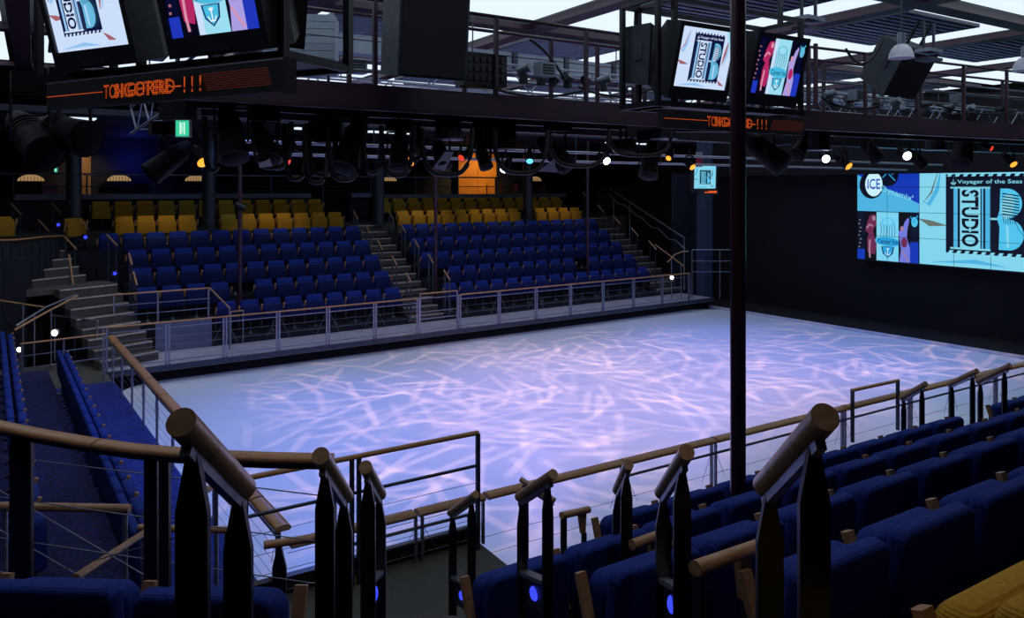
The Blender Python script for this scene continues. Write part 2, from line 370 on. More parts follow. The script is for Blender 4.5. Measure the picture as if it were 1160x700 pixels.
# rotated corner stairs
def flight_rot(o, rz, wd, n, tread, rise, label):
    t = thing('staircase', label, 'stairs', o, rz)
    for k in range(n):
        MB().box((0, tread*(k+.5), rise*(k+1)-.10), (wd, tread, .2)).build('step', STEPM, t)
        MB().box((0, tread*k-.002, rise*(k+1)-.012), (wd-.02, .04, .030)).build('nosing', NOSE, t)
    return t
sd = math.radians(20)
flight_rot((2.98, 19.80, .40), sd, 1.40, 8, .27, .21, 'lower flight of corner stairs with pale nosings at the far left')
flight_rot((1.75, 22.4, 2.08), sd+.12, 1.4, 5, .30, .20, 'upper flight of corner stairs at the far left')
mb = MB(); mb.box((0, 0, 0), (2.2, .9, .12)); o = struct('floor', mb, STEPM, 'landing between the two flights of the far left stairs'); o.location = (1.85, 22.15, 2.02); o.rotation_euler = (0, 0, sd)
# shell
slab('wall_far', -6.2, 25, 31.5, 31.7, -.3, 8.4, DARKW, 'dark navy wall behind the control desks')
slab('wall_left', -6.2, -6, -6, 31.7, -.3, 8.4, BLKW, 'black wall at the left')
slab('wall_near', -6.2, 25, -6.2, -6, -.3, 8.4, BLKW, 'black wall behind the near seats')
slab('wall_right', 24.9, 25.1, -6, 31.7, -.3, 8.4, BLKW, 'black draped stage wall around the video screens')
slab('ceiling', -6.2, 25.1, -6.2, 31.7, 8.4, 8.6, MATTE, 'black structural ceiling above the luminous panels')
# soffit over the far stand and proscenium valance of the stage
slab('ceiling', -6, 24.9, 21.5, 31.5, 6.35, 6.5, DARKW, 'low dark soffit above the far stand')
slab('wall_right', 24.1, 24.3, -3, 20.5, 4.98, 7.3, BLKW, 'dark valance above the video wall')
# panelled dark box at the right end of the far stand
mb = MB(); mb.box((23.85, 21.5, 2.6), (1.9, .12, 5.0)); struct('wall_right', mb, DARKW, 'dark panel wall between the far stairs and the stage')
mb = MB()
mb.box((22.95, 19.9, 3.4), (.42, .42, 6.4)); struct('trim_5', mb, mat('blue grey column cladding', (.04, .06, .11), .45, noise=((2, 2, 2), (.03, .045, .08), .3, .7)), 'blue grey square column at the stage end of the far walkway')
for i, x in enumerate((22.1, 23.2, 24.3)):
    mb = MB()
    for z in [ .5+.16*j for j in range(18)]: mb.box((x, 24.6, z+1.2), (.95, .03, .02))
    o = mb.build('trim_%d' % (6+i), DSTEEL); tag(o, '%s louvred grille panel behind the right hand stairs' % ORD[i], kind='structure')

# ---------- ceiling: luminous cells, mesh panels and beams ----------
PX, PY, OX, OY = 4.07, 5.0, 11.99, 6.96
CZ = 7.55
slat_me = None
for i in range(-4, 4):
    for j in range(-2, 5):
        x0, y0 = OX+i*PX+.28, OY+j*PY+.28; x1, y1 = x0+PX-.56, y0+PY-.56
        if nf(x1, y1).y > 31 or nf(x0, y0).x > 24.3 or nf(x0, y0).x < -6 or nf(x0, y0).y < -5: continue
        if y0 > 21.2 or y0 < 1: continue
        t = thing('ceiling_panel', 'luminous ceiling bay with mesh tray, %s bay from left, %s bay deep' % (ORD[i+4], ORD[j+2]), 'ceiling panel', nf(x0, y0, CZ), NA, 'luminous ceiling bays')
        w_, h_ = x1-x0, y1-y0
        MB().box((w_/2, h_/2, .03), (w_, h_, .05)).build('diffuser', CEILL, t)
        mw, mh = w_-1.25, h_-2.3
        MB().box((.22+mw/2, .22+mh/2, -.03), (mw, mh, .03)).build('mesh_tray', MESHP, t)
        if slat_me is None: slat_me = MB().box((0, 0, 0), (mw-.04, .035, .03)).mesh('slat', DUCT)
        for k in range(12): obj('slat', slat_me, t, (.22+mw/2, .22+mh*(k+.5)/12, -.055))
        f_ = MB()
        for a, b, c, d in ((.22+mw/2, .22, mw, .05), (.22+mw/2, .22+mh, mw, .05), (.22, .22+mh/2, .05, mh), (.22+mw, .22+mh/2, .05, mh)):
            f_.box((a, b, -.03), (c, d, .06))
        f_.build('tray_frame', DSTEEL, t)
for i in range(-4, 5):
    P0, P1 = nf(OX+i*PX, -3.2, CZ-.05), nf(OX+i*PX, 26.5, CZ-.05)
    if P0.x > 24 or P1.x > 25.5 or P0.x < -6: continue
    mb = MB().bar(P0, (min(P1.x, 24.8), min(P1.y, 31), P1.z), .34, .12); o = mb.build('ceiling_beam', PURP)
    tag(o, '%s plum ceiling beam running away towards the far stand, counted from the left' % ORD[i+4], 'beam', 'long ceiling beams')
for j in range(-1, 4):
    P0, P1 = nf(-4.5, OY+j*PY, CZ-.06), nf(23.5, OY+j*PY, CZ-.06)
    mb = MB().bar(P0, P1, .34, .10); o = mb.build('ceiling_beam', PURP)
    tag(o, '%s plum ceiling beam running across towards the stage' % ORD[j+1], 'beam', 'cross ceiling beams')

# ================= SEATS =================
def seat_meshes(fab, bk, sfx, far=False):
    d = {}
    d['backrest'] = rbox('backrest', bk, (.52 if far else .555, .085, .51), .026, 3, (1.0, .90 if far else .93), math.radians(3), (0, -.035, .39))
    d['backrest'].materials.append(fab)
    d['seat'] = rbox('seat', fab, (.53, .11, .41 if far else .45), .034, 3, (1.0, .95), math.radians(1), (0, .082, .345 if far else .385), .012)
    mb = MB()
    pr = [(.0, .54), (.045, .64), (.08, .73), (.100, .79), (.118, .840)] if not far else [(.03, .60), (.05, .65), (.07, .69), (.085, .73), (.10, .765)]
    P = [V(0, y, z) for y, z in pr]
    prof = [(-.5, -.5), (.5, -.5), (.5, .35), (.3, .5), (-.3, .5), (-.5, .35)]; n = 6; Q = []
    for i, p in enumerate(P):
        dr = (P[min(i+1, 4)]-P[max(i-1, 0)]).normalized(); u = V(0, -dr.z, dr.y)*-1
        sc = .8 if i == 0 else 1
        for a, b in prof: Q.append(p+V(1, 0, 0)*a*.048*sc+u*b*.034)
    mb.add(Q, [(i*n+k, i*n+(k+1) % n, (i+1)*n+(k+1) % n, (i+1)*n+k) for i in range(4) for k in range(n)])
    mb.add(Q, [tuple(range(n)), tuple(range(4*n, 5*n))])
    d['armrest'] = mb.mesh('armrest', WOOD)
    mb = MB()
    mb.box((0, .03, .26), (.04, .07, .52)); mb.box((0, .03, .012), (.09, .26, .024)); mb.box((0, .0, .5), (.03, .12, .06))
    d['pedestal'] = mb.mesh('pedestal', BLACK)
    mb = MB()
    mb.box((0, .045, .37), (.56, .045, .035)); mb.tube((0, .03, .0), (0, .03, .36), .02, 8, .02); mb.tube((0, .03, 0), (0, .03, .07), .075, 10, .03)
    d['seat_bracket'] = mb.mesh('seat_bracket', DSTEEL)
    return d
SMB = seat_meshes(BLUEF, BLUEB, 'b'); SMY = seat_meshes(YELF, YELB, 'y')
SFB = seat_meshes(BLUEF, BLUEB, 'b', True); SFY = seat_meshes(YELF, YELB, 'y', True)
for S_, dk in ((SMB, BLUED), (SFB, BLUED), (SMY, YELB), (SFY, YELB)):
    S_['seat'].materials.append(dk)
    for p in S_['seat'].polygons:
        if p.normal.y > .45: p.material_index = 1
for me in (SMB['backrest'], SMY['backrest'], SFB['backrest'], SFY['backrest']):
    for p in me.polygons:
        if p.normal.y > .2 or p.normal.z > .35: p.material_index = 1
PITCH = .60
def seat(M, loc, rz, label, group, last=False, first=False):
    t = thing('theatre_seat', label, 'seat', loc, rz, group)
    obj('backrest', M['backrest'], t); obj('seat', M['seat'], t); obj('seat_bracket', M['seat_bracket'], t)
    obj('armrest', M['armrest'], t, (-.30, 0, 0)); obj('pedestal', M['pedestal'], t, (-.30, 0, 0))
    if last: obj('armrest', M['armrest'], t, (.30, 0, 0)); obj('pedestal', M['pedestal'], t, (.30, 0, 0))
    return t
RN = ('lowest', 'second', 'middle', 'fourth', 'top')
# far stand, seats face the camera (rz = pi): local -x is world +x
def far_row(xs, y, z, M, colr, block, rown, group, rz=math.pi):
    for i, x in enumerate(xs):
        gap = i == 0 or xs[i]-xs[i-1] > .8
        seat(M, (x, y, z), rz, '%s seat, %s from left, %s of the far %s block' % (colr, ORD[i], rown, block), group, last=gap)
for k in range(5):
    xs = [3.72+.61*i for i in range(12)]
    if k == 0: xs = xs[3:]
    if k == 1: xs = [x for x in xs if abs(x-6.05) > .3]
    if k == 4: xs = [3.11]+xs
    far_row(xs, FY[k], FZ[k], SFB, 'blue', 'left', RN[k]+' blue row', 'blue seats of the far left block')
    xs = [12.47+.61*i for i in range(15)]
    if k == 1: xs = [x for x in xs if abs(x-18.75) > .32 and x > 12.6]
    far_row(xs, FY[k], FZ[k], SFB, 'blue', 'right', RN[k]+' blue row', 'blue seats of the far right block')
slab('floor', 2.8, 3.35, FY[4]-.37, FY[4]+.38, .1, FZ[4], DTIER, 'narrow tier under the outermost seat of the top blue row')
far_row([3.66, 4.25, 4.84, 5.43]+[6.68+.6*i for i in range(7)], 25.4, 2.78, SFY, 'yellow', 'left', 'lit yellow row', 'lit yellow seats of the far left block')
far_row([12.9+.62*i for i in range(9)]+[19.2+.63*i for i in range(4)], 25.4, 2.78, SFY, 'yellow', 'right', 'lit yellow row', 'lit yellow seats of the far right block')
far_row([3.2+.62*i for i in range(12)], 26.65, 3.22, SFY, 'yellow', 'left', 'rear dim yellow row', 'dim yellow seats of the far left block')
far_row([12.7+.64*i for i in range(14)], 26.65, 3.22, SFY, 'yellow', 'right', 'rear dim yellow row', 'dim yellow seats of the far right block')
# corner yellow seats at the far left
for i, (x, y, d, lb) in enumerate([(84.5, 262, 21.5, 'yellow seat standing alone beside the upper corner stairs handrails'), (2, 272, 19.5, 'yellow seat cut by the left edge of the picture, lower of the pair')]):
    p = pd(x, y, d); p.z = 2.9 if i else 2.78
    seat(SMY, p, math.radians(205), lb, None, True)
# left bank, seats face +X
for i in range(17):
    y = 8.15+.57*i; x = 1.30+.0125*(y-8)
    seat(SMB, (x, y, .45), -math.pi/2, 'blue seat, %s from the near end of the row beside the left railing' % ORD[i], 'blue seats of the lower left bank row', last=(i == 16))
for i in range(18):
    y = 8.0+.57*i
    seat(SMB, (.38+.0125*(y-8), y, .85), -math.pi/2, 'blue seat, %s from the near end of the row at the left picture edge' % ORD[i], 'blue seats of the upper left bank row', last=(i == 17))
# near right bank (knobs at pixel derived x')
for r, (x0, n, skip, y, z, nm) in enumerate([(3.87, 19, (8,), *NROW[0], 'front row'), (2.29, 20, (), *NROW[1], 'second row'), (2.42, 16, (), *NROW[2], 'third row'), (2.47, 12, (), *NROW[3], 'fourth row')]):
    for i in range(n):
        if i in skip: continue
        if r == 0 and i > 8: xx = x0+.6*i+.25
        else: xx = x0+.6*i
        last = (i == n-1) or (i+1 in skip)
        seat(SMB, nf(xx, y, z), NA, 'blue folding seat, %s from the aisle end in the %s of the near bank' % (ORD[i], nm), 'blue seats of the near bank '+nm, last=last)
for i in range(5):
    seat(SMY, nf(1.51+.6*i, NROW[4][0], NROW[4][1]), NA, 'yellow ribbed seat, %s from the aisle in the near bank behind the blue rows' % ORD[i], 'yellow seats of the near bank', last=(i == 4))
# corner row at the bottom left
for i, (l, lb) in enumerate([(-2.33, 'leftmost of the large blue seats at the bottom left corner'), (-1.72, 'middle blue seat of the bottom left corner row'), (-1.12, 'blue seat nearest the tall left handrail in the bottom left corner row'), (-2.93, 'blue seat cut off by the left picture edge at the bottom')]):
    p = cl(l, 2.93-.10*(l+1.7), 2.17)
    seat(SMB, p, math.radians(-35+7-7-3), lb, 'blue seats of the bottom left corner', last=(i == 2))
# ================= RAILS =================
def blade(mb, base, top, w_, t_, wd):
    """upright flat post with a tapered pointed top, wd = direction of its width"""
    base, top = Vector(base), Vector(top); wd = Vector(wd).normalized(); nd = wd.cross(V(0, 0, 1)).normalized()
    h = top.z-base.z
    P = [base-wd*w_/2, base+wd*w_/2, base+wd*w_/2+V(0, 0, h-.13), base+wd*w_*.14+V(0, 0, h), base-wd*w_*.14+V(0, 0, h), base-wd*w_/2+V(0, 0, h-.13)]
    mb.prism([p-nd*t_/2 for p in P], nd*t_); return mb
def handrail(hi, lo, floor, label, group, wd=None, r=.0295, panel=False, w_=.066, cat='handrail', drop=None, ps=1.0):
    """short sloping wooden grip on two pointed blade posts"""
    hi, lo = Vector(hi), Vector(lo); o = V((hi.x+lo.x)/2, (hi.y+lo.y)/2, floor); t = thing('aisle_handrail', label, cat, o, 0, group)
    a, b = hi-o, lo-o; d = (b-a).normalized()
    MB().tube(a, b, r, 24).build('grip', WOODD, t)
    run = V(d.x, d.y, 0).normalized(); wdv = Vector(wd) if wd is not None else V(run.y, -run.x, 0)
    off = V(0, 0, -r*1.1)
    q0, q1 = a+(b-a)*.06+off, a+(b-a)*.97+off
    MB().bar(q0-V(0, 0, .015), q1-V(0, 0, .015), .022, .022).build('grip_bar', STEEL, t)
    for k, f_ in enumerate((.16, .90)):
        p = a+(b-a)*f_
        mb = blade(MB(), (p.x, p.y, 0 if drop is None else -drop*k), (p.x, p.y, p.z-r*.9), w_, .018, wdv)
        mb.build('blade_post', BLACK, t)
    if panel:
        p0, p1 = a+(b-a)*.16, a+(b-a)*.90; z0 = min(p0.z, p1.z)-.62
        nd = wdv.normalized()*.012
        if nd.dot(o) < 0: nd = -nd
        mb = MB(); mb.prism([V(p0.x, p0.y, p0.z-.66*ps), V(p1.x, p1.y, p1.z-.54*ps), V(p1.x, p1.y, p1.z-.39*ps), V(p0.x, p0.y, p0.z-.50*ps)], nd)
        pn = mb.build('light_panel', DSTEEL, t)
        c = (p0+p1)/2; c.z -= .525*ps
        mb = MB(); M = Matrix.Translation(c-nd.normalized()*.004) @ V(*(-nd.normalized())).to_track_quat('Z', 'Y').to_matrix().to_4x4()
        mb.lathe([(.035, 0), (.030, .008), (.015, .014), (.001, .016)], 14, M); mb.build('step_lamp', LENSB, pn)
        pn2 = MB().bar(V(p0.x, p0.y, p0.z-.50*ps), V(p1.x, p1.y, p1.z-.39*ps), .05, .02).build('panel_cap', STEEL, t)
    return t
G = 'wooden aisle handrails in front of the camera'
def sfl(d): return EYE-.85-.415*d
def px_lat(x0, y0, x1, y1, L):
    d0, d1 = F*L/(x0-580), F*L/(x1-580); return pd(x0, y0, d0), pd(x1, y1, d1), (d0+d1)/2
R_ = V(CS, -SN, 0)
for (x0, y0, x1, y1, L, lb) in [(205, 478, 276, 553, -.65, 'largest left handrail, thick wooden grip ending above the curved guard rail'),
                                (363, 516, 392, 562, -.65, 'second left handrail at the end of the curved guard rail'),
                                (414, 529, 431, 560, -.65, 'third left handrail, small and in front of the pair of steel posts'),
                                (935, 472, 866, 550, .65, 'largest right handrail with thick wooden grip above the near seats'),
                                (778, 512, 749, 558, .65, 'middle right handrail left of the tall plum pole'),
                                (712, 526, 699, 555, .65, 'narrow right handrail between the two larger right ones')]:
    hi, lo, dm = px_lat(x0, y0, x1, y1, L)
    handrail(hi, lo, sfl(dm)+.1, lb, G, wd=R_, panel=dm > 3.0)
handrail(pd(627, 537, 3.62), pd(588, 563, 3.92), 1.95, 'handrail with a glowing blue step lamp, left of the wooden row end armrest', G, panel=True, r=.024, w_=.052)
handrail(pd(539, 560, 5.9), pd(510, 581, 6.3), .92, 'farthest handrail with a blue step lamp on the grey walkway', G, panel=True, ps=1.38)
handrail(pd(590, 543, 6.3), pd(628, 567, 6.1), .92, 'small crossed handrail behind the blue lamp handrail', G, r=.022, w_=.05)
# small row end guards
for (x0, y0, x1, y1, d0, d1, fl, lb) in [(636, 584, 667, 577, 5.75, 5.95, NROW[0][1], 'short round wooden guard at the aisle end of the front row'),
                                  (716, 617, 750, 605, 3.95, 4.10, NROW[2][1], 'short round wooden guard at the aisle end of the third row'),
                                  (787, 644, 858, 619, 2.60, 2.86, NROW[3][1], 'round wooden guard at the aisle end of the fourth row beside the largest right handrail')]:
    a, b = pd(x0, y0, d0), pd(x1, y1, d1); o = V(a.x, a.y, fl); t = thing('row_end_guard', lb, 'guard rail', o)
    MB().tube(a-o, b-o, .026, 16).build('grip', WOOD, t)
    p = a-o+(b-a)*.08; MB().bar((p.x, p.y, 0), (p.x, p.y, p.z-.02), .035, .035).build('post', BLACK, t)
    p = a-o+(b-a)*.82; mb = MB(); e = (b-a).normalized()
    mb.prism([p-e*.05-V(0, 0, .02), p+e*.03-V(0, 0, .02), p+e*.02-V(0, 0, .18), p-e*.02-V(0, 0, .18)], V(0, .03, 0)); mb.build('bracket', WOOD, t)
    MB().bar((p.x, p.y, 0), (p.x, p.y, p.z-.17), .03, .03).build('post', BLACK, t)
# handrails of the second aisle in the near bank
for (x0, y0, x1, y1, d0, d1, lb) in [(1049, 434.5, 1021, 451, 8.4, 8.7, 'handrail just left of the gap in the front row of the near bank'),
                                 (1107, 420, 1075, 435, 8.9, 9.3, 'middle handrail of the right hand aisle in the near bank'),
                                 (1144, 414, 1107, 432, 8.4, 8.8, 'rightmost handrail of the near bank close to the picture edge')]:
    a, b = pd(x0, y0, d0), pd(x1, y1, d1)
    handrail(a, b, NROW[0][1] if d0 < 8.6 else .92, lb, 'handrails of the second near aisle')
# near railing with wide wooden caps
def cap_rail(name, label, pts, posts, floor, capw, caph, gaps, frame=None, mids=(.17, .30), wires=(.45, .62, .78), zc=1.40, double=True, cat='railing'):
    """pts: polyline of the cap (x, y); posts: list of params in metres; gaps: cap joints"""
    P = [V(*p, 0) for p in pts]; o = V(P[0].x, P[0].y, floor); t = thing(name, label, cat, o)
    L = [0]
    for a, b in zip(P, P[1:]): L.append(L[-1]+(b-a).length)
    def pt(s):
        for i in range(len(P)-1):
            if s <= L[i+1] or i == len(P)-2:
                return P[i]+(P[i+1]-P[i])*((s-L[i])/(L[i+1]-L[i]))-V(o.x, o.y, 0)
    H = zc-floor
    g = [0]+list(gaps)+[L[-1]]
    for a, b in zip(g, g[1:]):
        n = max(2, int((b-a)/.6)+1) if len(P) > 2 else 2
        MB().ribbon([pt(a+.02+(b-a-.04)*i/(n-1))+V(0, 0, H) for i in range(n)], capw, caph).build('wood_cap', WOODY, t)
    for s in posts:
        for dx in ((-.035, .035) if double else (0,)):
            q = pt(min(max(s+dx, 0), L[-1])); MB().bar((q.x, q.y, 0), (q.x, q.y, H-caph*.4), .035, .022, (1, 0, 0)).build('post', STEEL, t)
    for a, b in zip(posts, posts[1:]):
        for mz in mids:
            MB().tube(pt(a)+V(0, 0, H-mz), pt(b)+V(0, 0, H-mz), .016, 6).build('mid_rail', STEEL, t)
    for wz in wires:
        MB().tube(pt(0)+V(0, 0, H-wz), pt(L[-1])+V(0, 0, H-wz), .003, 4).build('wire', STEEL, t) if len(P) == 2 else MB().path([pt(L[-1]*i/24)+V(0, 0, H-wz) for i in range(25)], .003, 4).build('wire', STEEL, t)
    for s in posts:
        for sg in (-1, 1):
            s2 = s+sg*.2
            if 0 < s2 < L[-1]: MB().tube(pt(s+sg*.05)+V(0, 0, H-mids[0]), pt(s2)+V(0, 0, max(.06, H-mids[0]-.32)), .003, 4).build('wire_stay', STEEL, t)
    return t
y0 = 6.80
npost = [3.17, 5.74, 7.19, 9.80, 11.45, 12.60, 14.0, 15.6, 17.2]
a, b = nf(1.9, y0), nf(18.2, y0)
c = nf(3.90, y0)
cap_rail('near_railing', 'low railing with wide wooden caps on the grey landing at the aisle foot', [(a.x, a.y), (c.x, c.y)], [x-1.9 for x in (2.4, 3.17, 3.85)], .92, .155, .055, [3.13-1.9], zc=1.40, mids=(.15, .28), wires=(.08, .40))
cap_rail('near_railing', 'long railing with wide wooden caps in front of the near seats', [(c.x, c.y), (b.x, b.y)], [x-3.9 for x in npost[1:]], .30, .155, .055, [x-3.9 for x in (5.72, 7.19, 9.80, 11.2, 12.6, 14.0, 15.6)], zc=1.40, mids=(.17,), wires=(.42, .60, .78, .95))
# tall guard standing over the foot of the aisle
def frame_guard(name, label, a, b, floor, z, posts, mids, r=.022, wires=()):
    a, b = Vector(a), Vector(b); o = V(a.x, a.y, floor); t = thing(name, label, 'guard rail', o); d = (b-a)
    aa = V(0, 0, z-floor); bb = V(d.x, d.y, z-floor)
    MB().ribbon([aa, bb], .055, .04).build('wood_cap', WOODY, t)
    for s in posts:
        p = V(d.x*s, d.y*s, 0); MB().bar(p, p+V(0, 0, z-floor-.01), .045, .03, (1, 0, 0)).build('post', DSTEEL, t)
    for m_ in mids: MB().tube(aa-V(0, 0, m_), bb-V(0, 0, m_), .016, 6).build('mid_rail', DSTEEL, t)
    for m_ in wires: MB().tube(aa-V(0, 0, m_), bb-V(0, 0, m_), .003, 4).build('wire', STEEL, t)
    return t
frame_guard('tall_guard', 'tall guard with thin wooden cap across the foot of the aisle', nf(1.52, 6.70), nf(3.78, 6.72), .92, 2.09, (0, .415, .445, 1), (.33,), wires=(.5, .68, .86))
frame_guard('tall_guard', 'small raised frame above the near railing at the second aisle', nf(9.88, 6.72), nf(10.98, 6.70), .92, 1.66, (.01, .985), ())
# left railing
cap_rail('left_railing', 'railing with segmented wooden cap along the left side of the ice', [(2.36, 18.15), (2.34, 7.0)], [.35+i*1.18 for i in range(10)], .45, .155, .055, [.9+1.18*i for i in range(9)], zc=1.40, mids=(.14,), wires=(.28, .42, .56, .70, .84))
# low wooden tubes near the left corner
t = thing('low_guard', 'low round wooden rail on a black blade post beside the tall left handrails', 'guard rail', (*pd(312, 618, 4.7).xy, 2.0))
o = t.location
a, b = pd(299, 617.5, 4.7)-o, pd(399, 603, 4.9)-o
MB().tube(a, b, .030, 14, hs=.8).build('grip', WOOD, t)
c_ = a+(b-a)*.17; blade(MB(), (c_.x, c_.y, -.35), (c_.x, c_.y, c_.z-.02), .085, .02, R_).build('blade_post', BLACK, t)
c_ = a+(b-a)*.9; blade(MB(), (c_.x, c_.y, -.35), (c_.x, c_.y, c_.z-.02), .085, .02, R_).build('blade_post', BLACK, t)
def tube_rail(pts, r, m, nm, label, floor, posts=(), group=None, pr=.018, pm=None, cat='handrail'):
    P = [Vector(p) for p in pts]; o = V(P[0].x, P[0].y, floor); t = thing(nm, label, cat, o, 0, group)
    if len(P) == 2: MB().tube(P[0]-o, P[1]-o, r, 12).build('grip', m, t)
    else: MB().path([p-o for p in P], r, 10).build('grip', m, t)
    for s in posts:
        i = min(int(s), len(P)-2); q = P[i]+(P[i+1]-P[i])*(s-i)-o; MB().tube((q.x, q.y, 0), (q.x, q.y, q.z-r*.7), pr, 8).build('post', pm or STEEL, t)
    return t
tube_rail([pd(-30, 573, 5.6), pd(147, 576, 5.6)], .031, WOOD, 'end_rail', 'straight level wooden rail behind the blue corner seats at the left edge', 1.25, (.2, .97))
tube_rail([pd(85, 655, 4.3), pd(163, 604, 5.6)], .024, WOOD, 'end_rail', 'sloping wooden rail rising to the end of the lower left seat row', 1.0, (.99,))
tube_rail([pd(157, 597.5, 5.9), pd(262, 600.5, 5.9)], .026, WOOD, 'end_rail', 'short level wooden rail behind the largest left handrail', .95, (.05, .95))
tube_rail([pd(226, 560, 6.6), pd(247, 547, 7.0)], .03, WOOD, 'end_rail', 'stub of wooden rail behind the grip of the largest left handrail', .92, (.9,))
# curved guard rail
cv = [pz(x, y, 3.15) for x, y in ((-60, 466), (0, 482), (50, 492), (100, 500.5), (150, 507.5), (200, 512), (250, 515.5), (300, 517.5), (340, 518.5), (376, 519))]
o = V(cv[-1].x, cv[-1].y, 0); t = thing('curved_guard', 'long curved wooden guard rail sweeping in from the left edge', 'guard rail', (o.x, o.y, 1.6)); o = V(o.x, o.y, 1.6)
loc = [p-o for p in cv]
MB().ribbon(loc[:4]+[loc[3]+(loc[4]-loc[3])*.22], .105, .040).build('wood_cap', WOODY, t); MB().ribbon([loc[3]+(loc[4]-loc[3])*.26]+loc[4:], .105, .040).build('wood_cap', WOODY, t)
MB().path([p-V(0, 0, .045) for p in loc], .014, 6).build('cap_bar', DSTEEL, t)
for x, wd_ in ((25, .125), (172, .070), (187, .052), (378, .045)):
    p = None
    for i in range(len(cv)-1):
        xa = 580+F*((cv[i].x*CS-cv[i].y*SN)/(cv[i].x*SN+cv[i].y*CS)); xb = 580+F*((cv[i+1].x*CS-cv[i+1].y*SN)/(cv[i+1].x*SN+cv[i+1].y*CS))
        if xa <= x <= xb+4: p = loc[i]+(loc[i+1]-loc[i])*min(1, (x-xa)/(xb-xa)); break
    MB().bar((p.x, p.y, -.6), (p.x, p.y, p.z-.04), .03, wd_, tuple(R_)).build('blade_post', BLACK, t)
ca, cb, cc = loc[1], loc[4], loc[-1]
for z0, z1, u, v in ((-.18, -.20, 1, 9), (-.42, -.44, 1, 9), (-.66, -.66, 1, 9), (-.86, -.86, 1, 9), (-.30, -.75, 0, 5), (-.55, -.95, 0, 5), (-.95, -.45, 1, 5)):
    MB().tube(loc[u]+V(0, 0, z0), loc[v]+V(0, 0, z1), .0035, 5).build('wire', STEEL, t)
for x, y, z in ((28, 610, .72), (34, 520, .9)):
    pass

# far railing
def far_rail():
    t = thing('far_railing', 'long steel railing with thin wooden top rail along the far side of the ice', 'railing', (2.4, 19.32, .40)); H = 1.0
    posts = [2.4, 3.7, 5.0, 6.3, 7.62, 8.96, 10.28]; p2 = [11.65]+[13.05+1.4*i for i in range(7)]
    for seg, z in ((posts, 0), (p2, 0)):
        MB().ribbon([(seg[0]-2.4, 0, H), (seg[-1]-2.4, 0, H)], .05, .035).build('top_rail', WOODY, t)
        for a, b in zip(seg, seg[1:]):
            for h in (H-.13, .09): MB().bar((a-2.4, 0, h), (b-2.4, 0, h), .02, .022).build('mid_rail', STEEL, t)
            for h in (.28, .46, .66): MB().tube((a-2.4, 0, h), (b-2.4, 0, h), .0035, 4).build('wire', STEEL, t)
            MB().tube((a-2.36, 0, H-.14), (a-2.4+.3, 0, .35), .004, 4).build('wire_stay', STEEL, t)
            MB().tube((b-2.44, 0, H-.14), (b-2.4-.3, 0, .35), .004, 4).build('wire_stay', STEEL, t)
        for a in seg:
            for dx in (-.035, .035): MB().bar((a-2.4+dx, 0, 0), (a-2.4+dx, 0, H), .028, .04, (1, 0, 0)).build('post', STEEL, t)
    return t
far_rail()
def steel_guard(nm, label, a, b, floor, H, posts, bars, top=WOODY, dx=.04, cat='guard rail'):
    a, b = Vector(a), Vector(b); t = thing(nm, label, cat, (a.x, a.y, floor)); d = V(b.x-a.x, b.y-a.y, 0)
    MB().ribbon([V(0, 0, H), d+V(0, 0, H)], .045, .035).build('top_rail', top, t)
    for h in bars: MB().bar(V(0, 0, h), d+V(0, 0, h), .02, .02).build('mid_rail', STEEL, t)
    for s in posts: MB().bar(d*s, d*s+V(0, 0, H), .03, .035, (1, 0, 0)).build('post', STEEL, t)
    return t
steel_guard('gate_guard', 'raised steel gate panel in the far railing below the centre stairs', (10.36, 19.34), (11.58, 19.34), .40, 1.12, (0, .5, 1) if False else (0, 1), (.08, .98, .40, .60))
steel_guard('guard', 'steel guard in front of the missing lowest seats of the far left block', (2.75, 20.95), (5.05, 20.95), .40, 1.52, (.02, .45, .98), (.75, 1.0, 1.25))
tube_rail([(5.05, 20.95, 1.9), (5.35, 20.2, 1.45)], .022, WOOD, 'handrail', 'short sloping rail at the right end of that steel guard above the far walkway', .4, (.98,))
tube_rail([(5.5, 20.75, 1.28), (5.85, 20.75, 1.28)], .02, WOOD, 'row_end_guard', 'tiny wooden guard left of the lowest blue row in the far left block', .4, (.05, .95), cat='guard rail')
tube_rail([pd(57, 357, 18.4), pd(111, 363.5, 17.9)], .024, STEEL, 'handrail', 'level tube rail in front of the far left corner stairs', .40, (.1, .98))
tube_rail([pd(18, 369, 16.6), pd(52, 348, 17.5), pd(86, 334, 18.6)], .024, STEEL, 'handrail', 'upper of two sloping tube rails at the far left corner', .40, (.6, 1.95))
tube_rail([pd(16, 374, 16.3), pd(50, 355, 17.2), pd(88, 335, 18.3)], .024, WOOD, 'handrail', 'lower of two sloping tube rails at the far left corner', .40, (1.2,))
tube_rail([pd(-10, 339, 17.5), pd(50, 348, 17.5)], .022, WOOD, 'handrail', 'wooden rail meeting the left edge below the curved corner wall', .40, (.6,))
steel_guard('guard', 'steel end guard of the left bank carpet between the two seat rows', (.75, 18.3), (2.3, 18.5), .40, 1.0, (.02, .5, .98), (.5, .75))
